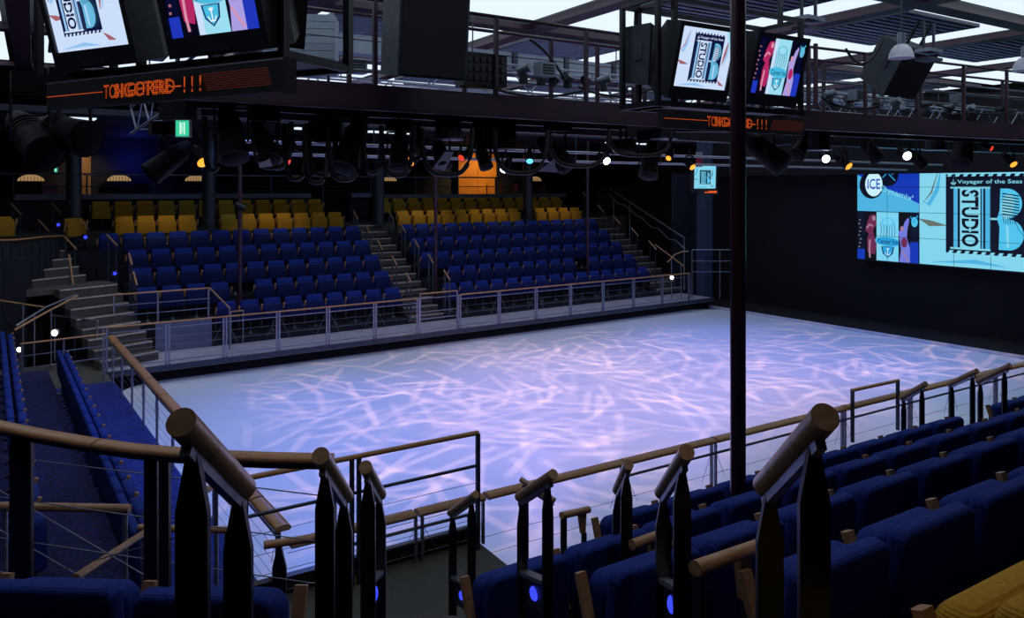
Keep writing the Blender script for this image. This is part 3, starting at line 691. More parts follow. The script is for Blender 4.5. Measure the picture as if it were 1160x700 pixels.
# corner wall with curved cap and stairs handrails at far left
wp = [pd(-20, 272.5, 17.2), pd(20, 271.5, 18.2), pd(50, 268, 19.4), pd(72, 267, 20.6)]
o = V(wp[0].x, wp[0].y, .4); t = thing('corner_parapet', 'dark slatted parapet with thin curved wooden cap at the far left', 'parapet', o)
MB().ribbon([p-o for p in wp], .05, .04).build('wood_cap', WOODY, t)
for i in range(3):
    a, b = wp[i]-o, wp[i+1]-o
    for k in range(4):
        q0, q1 = a+(b-a)*(k/4+.01), a+(b-a)*((k+1)/4-.01)
        mb = MB(); mb.prism([V(q0.x, q0.y, 0), V(q1.x, q1.y, 0), V(q1.x, q1.y, q1.z-.10), V(q0.x, q0.y, q0.z-.10)], V(.03, -.04, 0)); mb.build('panel', DTIER, t)
    q = b; MB().bar((q.x, q.y, 0), (q.x, q.y, q.z), .05, .05, (1, 0, 0)).build('post', BLACK, t)
def mini(x0, y0, x1, y1, d0, d1, fl, label, group, lamp=False):
    a, b = pd(x0, y0, d0), pd(x1, y1, d1); o = V((a.x+b.x)/2, (a.y+b.y)/2, fl); t = thing('stair_handrail', label, 'handrail', o, 0, group)
    MB().tube(a-o, b-o, .026, 8).build('grip', WOOD, t)
    for p in (a-o+(b-a)*.15, a-o+(b-a)*.88): MB().bar((p.x, p.y, 0), (p.x, p.y, p.z-.02), .05, .02, (1, 0, 0)).build('post', DSTEEL, t)
    if lamp:
        MB().lathe([(.05, 0), (.045, .02), (.02, .035), (.001, .04)], 10, Matrix.Translation((.05, -.12, .25)) @ Matrix.Rotation(math.pi/2, 4, 'X')).build('step_lamp', LENSB, t)
        MB().box((.05, -.09, .25), (.16, .06, .2)).build('lamp_housing', BLACK, t)
    return t
GL = 'handrails of the far left corner stairs'
for x0, y0, x1, y1, d, fl, lb, lamp in [(12.5, 230.5, 24, 243.5, 21.0, 2.9, 'leftmost short handrail at the top of the corner stairs', False),
        (43.5, 249, 55, 261.5, 21.2, 2.9, 'second short handrail from the left at the corner stairs', False),
        (58, 229.5, 69, 241.5, 22.6, 3.2, 'highest short handrail of the corner stairs with a blue lamp at its foot', True),
        (88.5, 247.5, 99.5, 259.5, 21.6, 2.9, 'short handrail in front of the lone yellow seat with a blue lamp', True),
        (121, 266, 133, 278.5, 20.6, 2.0, 'short handrail left of the top blue row with a blue lamp at its foot', True),
        (73, 268, 86.5, 282.5, 20.4, 2.0, 'handrail going down from the end of the curved parapet cap', False),
        (146, 287, 149.5, 300, 19.6, 1.3, 'upper steep handrail at the left end of the far left block', False),
        (151, 308, 155, 323, 19.2, .9, 'lower steep handrail at the left end of the far left block', False),
        (78, 288, 83, 323, 19.4, .9, 'long steep handrail at the left side of the corner stairs', False)]:
    mini(x0, y0, x1, y1, d, d-.12, fl, lb, GL, lamp)
for side, X, q in (('left', 10.86, ((460, 309), (444, 290), (428, 272.7), (414.3, 254.9), (400.6, 239.3))), ('right', 12.05, ((503, 306), (485, 288), (469, 271), (454, 254), (440.6, 239.3)))):
    for k, (x, y) in enumerate(q):
        zr = 1.93+.455*k; Y = 21.0+.72*k
        # depth from the constant X of the aisle side
        r = (x-580)/F; d = X/(SN+r*CS)
        hi = pd(x, y, d); o = V(hi.x, hi.y-.18, FZ[k]); t = thing('stair_handrail', '%s handrail from the bottom on the %s side of the centre stairs' % (ORD[k], side), 'handrail', o, 0, 'handrails of the centre stairs')
        a = hi-o; b = a+V(0, -.36, -.27)
        MB().tube(a, b, .026, 8).build('grip', WOOD, t)
        for p in (a+(b-a)*.15, a+(b-a)*.88): MB().bar((p.x, p.y, 0), (p.x, p.y, p.z-.02), .02, .05, (1, 0, 0)).build('post', DSTEEL, t)
for k, (x, y) in enumerate(((735, 273), (715, 258), (695, 245), (677, 232), (660, 218))):
    d = 21.55/(SN+(x-580)/F*CS); hi = pd(x, y, d); fl = .6+.44*k; o = V(hi.x, hi.y-.2, fl)
    t = thing('stair_handrail', '%s handrail from the bottom beside the stairs at the right end of the far stand' % ORD[k], 'handrail', o, 0, 'handrails of the right end stairs')
    a = hi-o; b = a+V(0, -.40, -.30); MB().tube(a, b, .026, 8).build('grip', WOOD, t)
    for p in (a+(b-a)*.15, a+(b-a)*.88): MB().bar((p.x, p.y, 0), (p.x, p.y, p.z-.02), .02, .05, (1, 0, 0)).build('post', DSTEEL, t)
tube_rail([pd(690, 213.5, 34), pd(776, 270, 29.5)], .028, STEEL, 'handrail', 'long straight tube handrail descending at the right of the far stand', .6, (.3, .99))
zz = [(689, 219), (701, 231), (707, 232), (722, 245), (726, 246), (739, 258), (745, 258), (758, 271), (765, 272), (776, 282)]
tube_rail([pd(x, y, 33.5-4*i/9) for i, (x, y) in enumerate(zz)], .022, STEEL, 'handrail', 'zigzag tube handrail stepping down at the right of the far stand', .6, (.5, 8.9))
tube_rail([pd(742, 277, 29.8), pd(775, 301.5, 28.5)], .024, WOOD, 'handrail', 'short straight rail at the foot of the right end stairs', .4, (.9,))
tube_rail([pd(756, 297, 28.5), pd(765, 288, 28.8), pd(773, 285, 29), pd(780, 284.5, 29)], .024, WOOD, 'handrail', 'small bent handrail above the right end of the far railing', .4, (.5,))
steel_guard('guard', 'steel guard at the right end of the far walkway beside the column', pd(784, 282.5, 28.6), pd(829, 280, 28.6), .40, 1.82, (0, .7, 1), (1.0, 1.4), STEEL)
# ---------------- poles and columns ----------------
def pole(x, y, r, z0, z1, label, m=PURP):
    t = thing('pole', label, 'pole', (x, y, z0))
    MB().tube((0, 0, 0), (0, 0, z1-z0), r, 20).build('shaft', m, t); MB().tube((0, 0, 0), (0, 0, .02), r*2, 16).build('base_plate', m, t)
    return t
p = pd(836, 500, 5.85); NYP = p
pole(p.x, p.y, .058, .92, 8.3, 'tall plum pole rising through the near seats and the whole picture', mat('glossy plum paint', (.045, .012, .028), .22, noise=((2, 2, 2), (.035, .01, .025), .3, .7)))
pole(6.05, 21.82, .055, .58, 6.3, 'plum pole standing in the far left seat block')
pole(12.3, 21.9, .055, .58, 6.3, 'plum pole at the right side of the centre stairs')
pole(18.78, 21.9, .055, .58, 6.3, 'plum pole standing in the far right seat block')
COLM = mat('grey blue column steel', (.07, .075, .09), .3, metal=.55, noise=((2, 2, 8), (.05, .055, .07), .3, .7))
for x, z, lb in ((2.35, 2.9, 'round steel column near the far left corner stairs'), (6.06, 2.78, 'round steel column in the gap of the left yellow row'), (11.9, 3.2, 'round steel column at the top of the centre stairs'), (18.55, 2.78, 'round steel column in the gap of the right yellow row')):
    t = thing('column', lb, 'column', (x, 25.35, z)); MB().tube((0, 0, 0), (0, 0, 6.35-z), .2, 24).build('shaft', COLM, t); MB().tube((0, 0, 0), (0, 0, .06), .26, 20).build('base_ring', DSTEEL, t)
# clamp-on spotlight on the left pole
t = thing('pole_spotlight', 'small dark spotlight clamped to the pole of the far left block', 'stage light', pd(269, 233, 21.35))
MB().tube((-.08, -.12, .05), (.16, -.22, -.08), .09, 10).build('body', BLACK, t); MB().box((0, 0, 0), (.14, .2, .1)).build('clamp', DSTEEL, t)
# ================= SCREEN PICTURES =================
def sm(name, c, e=1.0): return mat('screen '+name, c, emit=e)
def rgb(h): return tuple((int(h[i:i+2], 16)/255)**2.2 for i in (0, 2, 4))
PAL_TV = {k: sm(k, rgb(v)) for k, v in dict(bg='c9dcfa', pale='8fc0f0', ink='10143c', navy='0b0f30', teal='67b7dc', brown='a0606a', line='20306a', mag='b02a62', skin='d890a8', vio='a89ae0', blue='2338b8', cyan='48bce0', dark='0a0a1e', white='eef4ff', cy2='9adcf0').items()}
PAL_W = {k: sm('wall '+k, rgb(v)) for k, v in dict(bg='80d2ea', pale='4cb0e0', ink='040c20', navy='041028', teal='4fc0ea', brown='66706a', line='10285a', mag='6a2c50', skin='a07890', vio='6f78d8', blue='1438b0', cyan='2a9cd8', dark='02040c', white='c8f0ff', cy2='78d0f0').items()}
_tc = {}
def text_tris(s):
    if s in _tc: return _tc[s]
    cu = bpy.data.curves.new('t', 'FONT'); cu.body = s; cu.offset = .03 if s == 'STUDIO' else .008; cu.resolution_u = 3; o = bpy.data.objects.new('t', cu); COL.objects.link(o)
    dg = bpy.context.evaluated_depsgraph_get(); me = bpy.data.meshes.new_from_object(o.evaluated_get(dg)); me.calc_loop_triangles()
    T = [[(me.vertices[i].co.x, me.vertices[i].co.y) for i in t.vertices] for t in me.loop_triangles]
    bpy.data.objects.remove(o); bpy.data.curves.remove(cu); bpy.data.meshes.remove(me)
    xs = [p[0] for t in T for p in t]; ys = [p[1] for t in T for p in t]; b = (min(xs), min(ys), max(xs), max(ys))
    _tc[s] = (T, b); return _tc[s]
class Pic:
    def __init__(s, W, H, pal): s.W, s.H, s.pal = W, H, pal; s.t = []; s.layer = 0
    def tri(s, T, c):
        s.layer += 1; s.t += [(c, s.layer, t) for t in T]
    def poly(s, pts, c):
        T = tessellate_polygon([[V(x, y, 0) for x, y in pts]]); s.tri([[pts[i] for i in t] for t in T], c)
    def rect(s, x0, y0, x1, y1, c): s.poly([(x0, y0), (x1, y0), (x1, y1), (x0, y1)], c)
    def ell(s, x, y, rx, ry, c, a0=0, n=24, rot=0):
        s.poly([(x+rx*math.cos(t)*math.cos(rot)-ry*math.sin(t)*math.sin(rot), y+rx*math.cos(t)*math.sin(rot)+ry*math.sin(t)*math.cos(rot)) for t in [2*math.pi*i/n for i in range(n)]], c)
    def line(s, pts, w_, c):
        L, R = [], []
        for i, p in enumerate(pts):
            a, b = pts[max(i-1, 0)], pts[min(i+1, len(pts)-1)]; dx, dy = b[0]-a[0], b[1]-a[1]; l = math.hypot(dx, dy) or 1
            ww = w_ if not callable(w_) else w_(i/(len(pts)-1)); L.append((p[0]-dy/l*ww/2, p[1]+dx/l*ww/2)); R.append((p[0]+dy/l*ww/2, p[1]-dx/l*ww/2))
        s.layer += 1
        for i in range(len(pts)-1): s.t += [(c, s.layer, [L[i], R[i], R[i+1]]), (c, s.layer, [L[i], R[i+1], L[i+1]])]
    def text(s, st, x0, y0, x1, y1, c, down=False):
        T, b = text_tris(st); out = []
        for t in T:
            q = []
            for x, y in t:
                u, v = (x-b[0])/(b[2]-b[0]), (y-b[1])/(b[3]-b[1])
                if down: q.append((x0+(x1-x0)*v, y1-(y1-y0)*u))
                else: q.append((x0+(x1-x0)*u, y0+(y1-y0)*v))
            out.append(q)
        s.tri(out, c)
    def build(s, name, parent, M, clip=None, dz=.00035):
        def clipp(P, ax, lim, sg):
            out = []
            for i in range(len(P)):
                a, b = P[i], P[(i+1) % len(P)]; ia, ib = (a[ax]-lim)*sg >= 0, (b[ax]-lim)*sg >= 0
                if ia: out.append(a)
                if ia != ib:
                    k = (lim-a[ax])/(b[ax]-a[ax]); out.append((a[0]+(b[0]-a[0])*k, a[1]+(b[1]-a[1])*k))
            return out
        cl_ = clip or (0, 0, s.W, s.H); vs_, fs, mi = [], [], []; cols = []
        for c, ly, t in s.t:
            P = t
            for ax, lim, sg in ((0, cl_[0], 1), (0, cl_[2], -1), (1, cl_[1], 1), (1, cl_[3], -1)):
                P = clipp(P, ax, lim, sg)
                if len(P) < 3: break
            if len(P) < 3: continue
            A = sum(P[i][0]*P[(i+1) % len(P)][1]-P[(i+1) % len(P)][0]*P[i][1] for i in range(len(P)))
            if abs(A) < 1e-9: continue
            if A < 0: P = P[::-1]
            k = len(vs_); vs_ += [M @ V(x, y, ly*dz) for x, y in P]; fs.append(tuple(range(k, k+len(P))))
            if c not in cols: cols.append(c)
            mi.append(cols.index(c))
        me = bpy.data.meshes.new(name); me.from_pydata([tuple(v) for v in vs_], [], fs)
        for c in cols: me.materials.append(s.pal[c])
        me.polygons.foreach_set('material_index', mi); return obj(name, me, parent)
def draw_logo(P, x, y, w_, h):
    X = lambda a: x+a*w_; Y = lambda a: y+a*h; R = lambda a, b, c, d, k: P.rect(X(a), Y(b), X(c), Y(d), k)
    R(0, .03, 1, .97, 'ink')
    for k in range(10):
        for yy in (.0, .935):
            a = .0+k*.103; P.poly([(X(a+.015), Y(yy+.008)), (X(a+.065), Y(yy+.008)), (X(a+.10), Y(yy+.062)), (X(a+.05), Y(yy+.062))], 'bg')
    P.text('Voyager of the Seas', X(.15), Y(.845), X(.93), Y(.905), 'bg')
    P.rect(X(.075), Y(.86), X(.125), Y(.868), 'bg'); P.line([(X(.10), Y(.845)), (X(.10), Y(.905))], .012*w_, 'bg'); P.line([(X(.07), Y(.875)), (X(.085), Y(.85)), (X(.115), Y(.85)), (X(.13), Y(.875))], .012*w_, 'bg')
    R(.06, .80, .56, .822, 'bg'); R(.06, .078, .56, .10, 'bg')
    R(.10, .10, .155, .80, 'pale'); R(.185, .10, .44, .80, 'bg'); R(.455, .10, .475, .80, 'pale'); R(.50, .10, .555, .80, 'pale')
    P.text('STUDIO', X(.205), Y(.115), X(.42), Y(.785), 'ink', down=True)
    for yy in (.16, .29, .40, .52, .70): P.rect(X(.30), Y(yy), X(.325), Y(yy+.05), 'bg')
    R(.555, .44, .66, .462, 'bg')
    B = [(.66, .10)]; 
    for i in range(13): t = -math.pi/2+math.pi*i/12; B.append((.78+.17*math.cos(t), .275+.175*math.sin(t)))
    for i in range(13): t = -math.pi/2+math.pi*i/12; B.append((.76+.17*math.cos(t), .63+.17*math.sin(t)))
    B += [(.68, .80), (.67, .55), (.64, .455), (.67, .36)]
    P.poly([(X(a), Y(b)) for a, b in B], 'teal')
    P.line([(X(.85), Y(.44)), (X(.89), Y(.34)), (X(.95), Y(.27))], .006*w_, 'ink')
    P.ell(X(.765), Y(.60), .075*w_, .15*h, 'bg', rot=-.12)
    for k in range(8): yy = .50+.033*k; P.line([(X(.70), Y(yy+.012)), (X(.80), Y(yy)), (X(.90), Y(yy-.015))], .013*h, 'ink')
    for k in range(6): xx = .71+.026*k; P.line([(X(xx), Y(.49)), (X(xx+.01), Y(.40))], .007*w_, 'line')
    P.line([(X(.76), Y(.38)), (X(.77), Y(.13))], .03*w_, 'bg')
def pic_studio(W, H, pal, lx, ly, lw, lh):
    P = Pic(W, H, pal); P.rect(0, 0, W, H, 'bg'); P.rect(0, 0, W, H*.30, 'pale') if False else None
    cw = lambda m: (lambda t: m*math.sin(math.pi*min(max(t, .02), .98))+.004)
    q = W
    P.line([(q*.02, H*.62), (q*.07, H*.58), (q*.13, H*.72), (q*.16, H*.92)], cw(.035*q), 'pale'); P.line([(0, H*.44), (q*.08, H*.40), (q*.2, H*.385)], cw(.045*q), 'brown')
    P.line([(q*.03, H*.60), (q*.09, H*.70), (q*.15, H*.95)], cw(.012*q), 'brown')
    a = lx+lw
    P.line([(a+q*.03, H*.42), (a+q*.06, H*.62), (a+q*.10, H*.92)], cw(.04*q), 'brown'); P.line([(a+q*.06, H*.42), (a+q*.10, H*.60), (a+q*.11, H*.80)], cw(.03*q), 'pale')
    P.line([(a, H*.16), (a+q*.06, H*.10), (a+q*.14, H*.07)], cw(.04*q), 'brown'); P.line([(q*.1, H*.03), (q*.4, H*.06), (q*.6, H*.03)], cw(.03*q), 'pale')
    P.poly([(a+q*.02, H), (W, H), (W, H*.80), (a+q*.12, H*.72)], 'cy2')
    draw_logo(P, lx, ly, lw, lh); return P
def pic_figures(W, H, pal):
    P = Pic(W, H, pal); X = lambda a: a*W; Y = lambda a: a*H
    P.rect(0, 0, W, H, 'navy'); P.rect(0, 0, X(.33), Y(.22), 'blue'); P.rect(X(.13), 0, X(.33), H, 'dark')
    random.seed(3)
    for k in range(8): P.rect(X(.02+.012*(k % 3)), Y(.25+.08*k), X(.05+.014*(k % 3)), Y(.28+.08*k), 'brown')
    P.poly([(X(.17), Y(.78)), (X(.22), Y(.93)), (X(.31), Y(.95)), (X(.33), Y(.75)), (X(.27), Y(.62)), (X(.30), Y(.48)), (X(.33), Y(.30)), (X(.30), Y(.12)), (X(.18), Y(.16)), (X(.17), Y(.42)), (X(.20), Y(.55)), (X(.14), Y(.60))], 'mag')
    P.ell(X(.285), Y(.87), .030*W, .05*H, 'skin'); P.line([(X(.16), Y(.66)), (X(.22), Y(.74)), (X(.27), Y(.70))], .03*W, 'skin'); P.line([(X(.22), Y(.42)), (X(.21), Y(.20)), (X(.22), Y(.05))], .03*W, 'skin')
    P.rect(X(.33), 0, X(.69), H, 'cy2'); P.rect(X(.33), 0, X(.40), H, 'bg')
    for k in range(6):
        xx = .40+.045*k; P.line([(X(xx), Y(.50)), (X(xx+.01), Y(.64)), (X(xx-.005), Y(.78))], .008*W, 'line')
    for k in range(5): P.line([(X(.39), Y(.62+.05*k)), (X(.51), Y(.65+.05*k)), (X(.64), Y(.62+.05*k))], .006*W, 'teal')
    P.ell(X(.515), Y(.80), .10*W, .09*H, 'teal'); P.ell(X(.515), Y(.80), .08*W, .07*H, 'cy2')
    P.poly([(X(.41), Y(.30)), (X(.62), Y(.30)), (X(.60), Y(.16)), (X(.515), Y(.07)), (X(.43), Y(.16))], 'line'); P.poly([(X(.43), Y(.29)), (X(.60), Y(.29)), (X(.583), Y(.17)), (X(.515), Y(.09)), (X(.447), Y(.17))], 'cyan')
    P.line([(X(.515), Y(.27)), (X(.515), Y(.13))], .012*W, 'white'); P.line([(X(.47), Y(.18)), (X(.49), Y(.13)), (X(.54), Y(.13)), (X(.56), Y(.18))], .012*W, 'white')
    P.poly([(X(.48), Y(.27)), (X(.50), Y(.235)), (X(.53), Y(.235)), (X(.55), Y(.27)), (X(.53), Y(.255)), (X(.515), Y(.275)), (X(.50), Y(.255))], 'white')
    P.ell(X(.515), Y(.40), .21*W, .10*H, 'teal', rot=-.08); P.ell(X(.515), Y(.40), .19*W, .085*H, 'cyan', rot=-.08)
    P.text('Center Ice', X(.35), Y(.355), X(.68), Y(.45), 'line')
    P.rect(X(.69), 0, X(.87), H, 'dark')
    P.poly([(X(.70), Y(.52)), (X(.69), Y(.62)), (X(.75), Y(.66)), (X(.79), Y(.82)), (X(.84), Y(.90)), (X(.86), Y(.86)), (X(.83), Y(.66)), (X(.82), Y(.50)), (X(.87), Y(.30)), (X(.87), 0), (X(.70), 0), (X(.73), Y(.25))], 'vio')
    P.ell(X(.745), Y(.68), .028*W, .05*H, 'skin'); P.ell(X(.78), Y(.40), .05*W, .10*H, 'mag'); P.line([(X(.74), Y(.25)), (X(.80), Y(.12)), (X(.85), Y(.03))], .02*W, 'skin')
    P.rect(X(.87), 0, W, Y(.42), 'blue'); P.ell(X(.94), Y(.82), .05*W, .10*H, 'teal'); P.line([(X(.88), Y(.93)), (X(.92), Y(.80)), (X(.99), Y(.95))], .02*W, 'cyan')
    return P
def frame_mat(o, u, v):
    u, v = Vector(u).normalized(), Vector(v).normalized(); n = u.cross(v)
    return Matrix(((u.x, v.x, n.x, o.x), (u.y, v.y, n.y, o.y), (u.z, v.z, n.z, o.z), (0, 0, 0, 1)))
def monitor(bl, udir, pitch, W, H, pic, label, floor_z=None, depth=.5, name='monitor', cat='television'):
    """CRT monitor; bl = bottom left of the picture as seen, local frame x right, y up the glass, z out"""
    u = Vector(udir).normalized(); n0 = u.cross(V(0, 0, 1)); v = V(0, 0, math.cos(pitch))+n0*math.sin(pitch)
    t = thing(name, label, cat); t.matrix_world = frame_mat(Vector(bl), u, v)
    b = .05; bb = .13
    mb = MB()
    for (a, c, d, e) in ((-b, -bb, W+b, 0), (-b, H, W+b, H+b), (-b, 0, 0, H), (W, 0, W+b, H)):
        mb.box(((a+d)/2, (c+e)/2, -.02), (d-a, e-c, .07))
    mb.build('bezel', CRT, t)
    mb = MB(); x0, x1, y0_, y1 = -b+.01, W+b-.01, -bb+.01, H+b-.01
    P = [V(x0, y0_, -.02), V(x1, y0_, -.02), V(x1, y1, -.02), V(x0, y1, -.02)]; Q = [V(x0, y0_, -.22), V(x1, y0_, -.22), V(x1, y1, -.22), V(x0, y1, -.22)]
    S_ = [V(x0+.14, y0_+.10, -depth), V(x1-.14, y0_+.10, -depth), V(x1-.14, y1-.16, -depth), V(x0+.14, y1-.16, -depth)]
    mb.add(P+Q+S_, [(0, 1, 2, 3), (11, 10, 9, 8)]+[(i+4*k, 4*k+4+i, 4*k+4+(i+1) % 4, 4*k+(i+1) % 4) for k in range(2) for i in range(4)]); mb.build('housing', CRT, t)
    MB().box((W/2, -bb*.72, .02), (W*.34, .035, .02)).build('control_flap', DSTEEL, t)
    pic.build('picture', t, Matrix.Translation((0, 0, -.004)))
    return t, n0
ARGS = (.23, .05, .40, .50)
def studio_pic(): return pic_studio(.78, .58, PAL_TV, .19, .045, .44, .50)
# rig 1 (upper left)
def dirl(l, d): return V(l*CS+d*SN, -l*SN+d*CS, 0).normalized()
u1 = dirl(.89, -.45); u2 = dirl(.853, .522)
PT = math.radians(15)
monitor(pd(66, 60, 5.55), u1, PT, .78, .60, pic_studio(.78, .60, PAL_TV, .115, .085, .42, .55), 'monitor at the top left corner showing the tall black and white film logo')
monitor(pd(195.4, 44, 5.02), u1, PT, .78, .60, pic_figures(.78, .60, PAL_TV), 'monitor at the top left showing striped figures, right one of the upper left pair')
p3 = pd(762, 97, 8.0); monitor(p3, u2, PT, .76, .62, pic_studio(.76, .62, PAL_TV, .19, .045, .43, .55), 'monitor left of the tall plum pole showing the film logo', depth=.5)
p4 = pd(849, 104.5, 8.55); monitor(p4, u2, PT, .76, .62, pic_figures(.76, .62, PAL_TV), 'monitor right of the tall plum pole showing striped figures', depth=.5)
# small far monitor
u3 = dirl(.98, .2); monitor(pd(786, 213.5, 25.0), u3, math.radians(3), .76, .74, pic_studio(.76, .74, PAL_W, .20, .12, .38, .50), 'small far monitor showing the film logo near the red beacon lamp', depth=.4)
LEDO = mat('lit amber dots', (1.0, .13, .015), emit=.75); LEDD = mat('dim amber dots', (.40, .05, .008), emit=.3); LEDK = mat('black board face', (.004, .004, .006), .5)
def led_sign(a, b, H, label, cap=True, txt=True):
    """a,b: bottom left and right ends as seen; text sits flat on the face"""
    a, b = Vector(a), Vector(b); u = (b-a); L = u.length; t = thing('message_board', label, 'led sign'); t.matrix_world = frame_mat(a, u, (0, 0, 1))
    MB().box((L/2, H/2, -.035), (L, H+.05, .06)).build('case', MATTE, t)
    P = Pic(L, H, {'o': LEDO, 'd': LEDD, 'k': LEDK})
    if txt:
        P.text('TO', L*.288, H*.14, L*.345, H*.86, 'o'); P.text('SIGORRE', L*.335, H*.14, L*.585, H*.86, 'o'); P.text('NIGHTERD', L*.345, H*.16, L*.60, H*.84, 'o'); P.text('-', L*.585, H*.42, L*.625, H*.5, 'o'); P.text('! ! !', L*.635, H*.12, L*.706, H*.9, 'o')
        for k in range(9): P.rect(L*.28, H*(.10+.095*k), L*.72, H*(.128+.095*k), 'k')
        for k in range(60): P.rect(L*(.285+.0075*k), 0, L*(.287+.0075*k), H, 'k')
        P.rect(L*.01, H*.50, L*.288, H*.525, 'o')
        for k in range(8):
            for j in range(46): x = L*.73+L*.24*j/46; y = H*(.12+.1*k); P.rect(x, y, x+.007, y+.004, 'd')
    else: P.rect(L*.35, H*.2, L*.95, H*.8, 'o')
    o = P.build('lettering', t, Matrix.Translation((0, 0, .0005)), dz=.0001)
    if cap: MB().box((L+.01, H/2, -.05), (.02, H+.08, .09)).build('end_cap', MATTE, t); MB().box((L/2, H+.035, -.03), (L, .012, .05)).build('top_trim', STEEL, t)
    return t
s1a = pd(52, 121, 5.68); s1b = pd(320, 97, 4.54); s1b.z = s1a.z
led_sign(s1a, s1b, .135, 'long tilted looking message board with orange scrolling letters under the upper left monitors')
q = cl(1.553, 7.95, EYE+.64); q2 = q+u2*2.26; led_sign(q, q2, .15, 'message board with orange letters under the two monitors beside the tall plum pole', cap=False)
a = pd(790, 219.5, 25.0); led_sign(a, a+u3*.72, .12, 'tiny message board with red orange glow under the small far monitor', cap=False, txt=False)
# steel frames carrying the monitors
def rig(o, u, L, z0, z1, label, dep=.55, posts=(0, .5, 1)):
    u = Vector(u); n0 = u.cross(V(0, 0, 1)); t = thing('support_rig', label, 'steel frame', (o.x, o.y, z0)); H = z1-z0
    for s in posts:
        for k in (.02, -dep): P = u*L*s+n0*k; MB().bar(P, P+V(0, 0, H), .05, .05, tuple(u)).build('upright', BLACK, t)
    for h in (0.03, H):
        for k in (.02, -dep): MB().bar(n0*k+V(0, 0, h), u*L+n0*k+V(0, 0, h), .05, .05).build('crossbar', BLACK, t)
        for s in posts: MB().bar(u*L*s+n0*.02+V(0, 0, h), u*L*s-n0*dep+V(0, 0, h), .045, .045).build('crossbar', BLACK, t)
    for s in (posts[0], posts[-1]): P = u*L*s-n0*dep/2; MB().bar(P+V(0, 0, H), (P.x, P.y, 7.5-z0), .05, .05, tuple(u)).build('hanger', DSTEEL, t)
    mb = MB(); mb.prism([n0*.0+V(0, 0, .04), u*L+V(0, 0, .04), u*L-n0*dep+V(0, 0, .04), -n0*dep+V(0, 0, .04)], V(0, 0, .03)); mb.build('shelf', BLACK, t)
    return t
o = cl(1.553, 7.95, 0)-u2*.02; n_ = u2.cross(V(0, 0, 1)); o = o-n_*.06
rig(o, u2, 2.30, EYE+.84, EYE+1.98, 'dark steel frame holding the two monitors beside the tall plum pole', posts=(0, .1, .98))
o = cl(-3.62, 5.78, 0); o -= u1.cross(V(0, 0, 1))*.08
rig(o, u1, 2.45, EYE+.78, EYE+2.1, 'dark steel frame holding the upper left monitors', dep=.6, posts=(0, .47, 1))
# dark side cheeks of the left rig
def cheek(p, u, w_, h, label, m=SPKB, d=.45, tilt=0, tp=.18):
    t = thing('loudspeaker', label, 'loudspeaker'); n0 = Vector(u).normalized().cross(V(0, 0, 1)); v = V(0, 0, math.cos(tilt))+n0*math.sin(tilt)
    t.matrix_world = frame_mat(Vector(p), u, v)
    mb = MB(); mb.prism([(0, 0, 0), (w_, 0, 0), (w_, h, 0), (0, h, 0)], (0, 0, .0)) if False else None
    # trapezoid cabinet: wide grille in front, narrow back
    A = [V(0, 0, 0), V(w_, 0, 0), V(w_, h, 0), V(0, h, 0)]; B = [V(w_*tp, .03, -d), V(w_*(1-tp), .03, -d), V(w_*(1-tp), h-.03, -d), V(w_*tp, h-.03, -d)]
    mb = MB().add(A+B, [(0, 1, 2, 3), (7, 6, 5, 4), (0, 4, 5, 1), (1, 5, 6, 2), (2, 6, 7, 3), (3, 7, 4, 0)]); mb.build('cabinet', m, t)
    g_ = MB().box((w_/2, h/2, .012), (w_*.92, h*.95, .02)).build('grille', MATTE, t)
    s0, s1 = V(-.001, 0, -.01), B[0]-A[0]
    MB().box((w_*.06, h*.55, -d*.42), (.03, .2, .08)).build('handle_recess', DSTEEL, t)
    MB().bar((w_*.3, h, -.2), (w_*.3, h+.35, -.2), .03, .03, (1, 0, 0)).build('hanger', BLACK, t); MB().bar((w_*.7, h, -.2), (w_*.7, h+.35, -.2), .03, .03, (1, 0, 0)).build('hanger', BLACK, t)
    return t
cheek(pd(450, 86, 8.3), dirl(.86, .51), .84, 1.03, 'large black loudspeaker leaning out over the catwalk left of centre', tilt=.10, d=.55, tp=.02)
cheek(pd(1000, 108, 11.6), dirl(.86, .5), .80, .78, 'large tilted black loudspeaker below the white dome lamp at the upper right', tilt=.55, d=.6)
cheek(pd(734, 96, 8.4), dirl(.35, .94), .42, .68, 'rounded black loudspeaker seen edge on left of the film logo monitor', tilt=.05, d=.3)
cheek(pd(312, 52, 4.95), dirl(.75, .66), .20, .66, 'narrow black loudspeaker beside the right end of the upper left monitors', tilt=.15, d=.25)

# ================= VIDEO WALL =================
vt = thing('video_wall', 'large video wall of square displays showing the film logo on the dark stage', 'video wall', (24.45, 14.57, 2.13))
VWP = pic_studio(4.16, 3.23, PAL_W, .81, .34, 2.26, 2.55); VF = pic_figures(2.06, 1.60, PAL_W); VI = Pic(2.08, 1.60, PAL_W)
VI.rect(0, 0, 2.08, 1.6, 'blue'); VI.poly([(0, 0), (2.08, 0), (2.08, .28), (0, 1.22)], 'pale'); VI.ell(1.05, 1.25, .36, .42, 'ink', rot=.3); VI.ell(.50, .88, .42, .46, 'ink'); VI.ell(.58, .90, .30, .40, 'white')
VI.text('ICE', .36, .74, .80, 1.08, 'blue'); VI.line([(.88, 1.12), (1.08, 1.30), (1.22, 1.22), (1.30, 1.42), (1.02, 1.46), (1.12, 1.20), (1.30, 1.02)], .035, 'cyan')
T, b_ = text_tris("Dynamix'"); VI.layer += 1
for t_ in T: VI.t.append(('bg', VI.layer, [(.84+(x-b_[0])/(b_[2]-b_[0])*1.05, .62+(y-b_[1])/(b_[3]-b_[1])*.26-(x-b_[0])/(b_[2]-b_[0])*.34) for x, y in t_]))
NC = 6
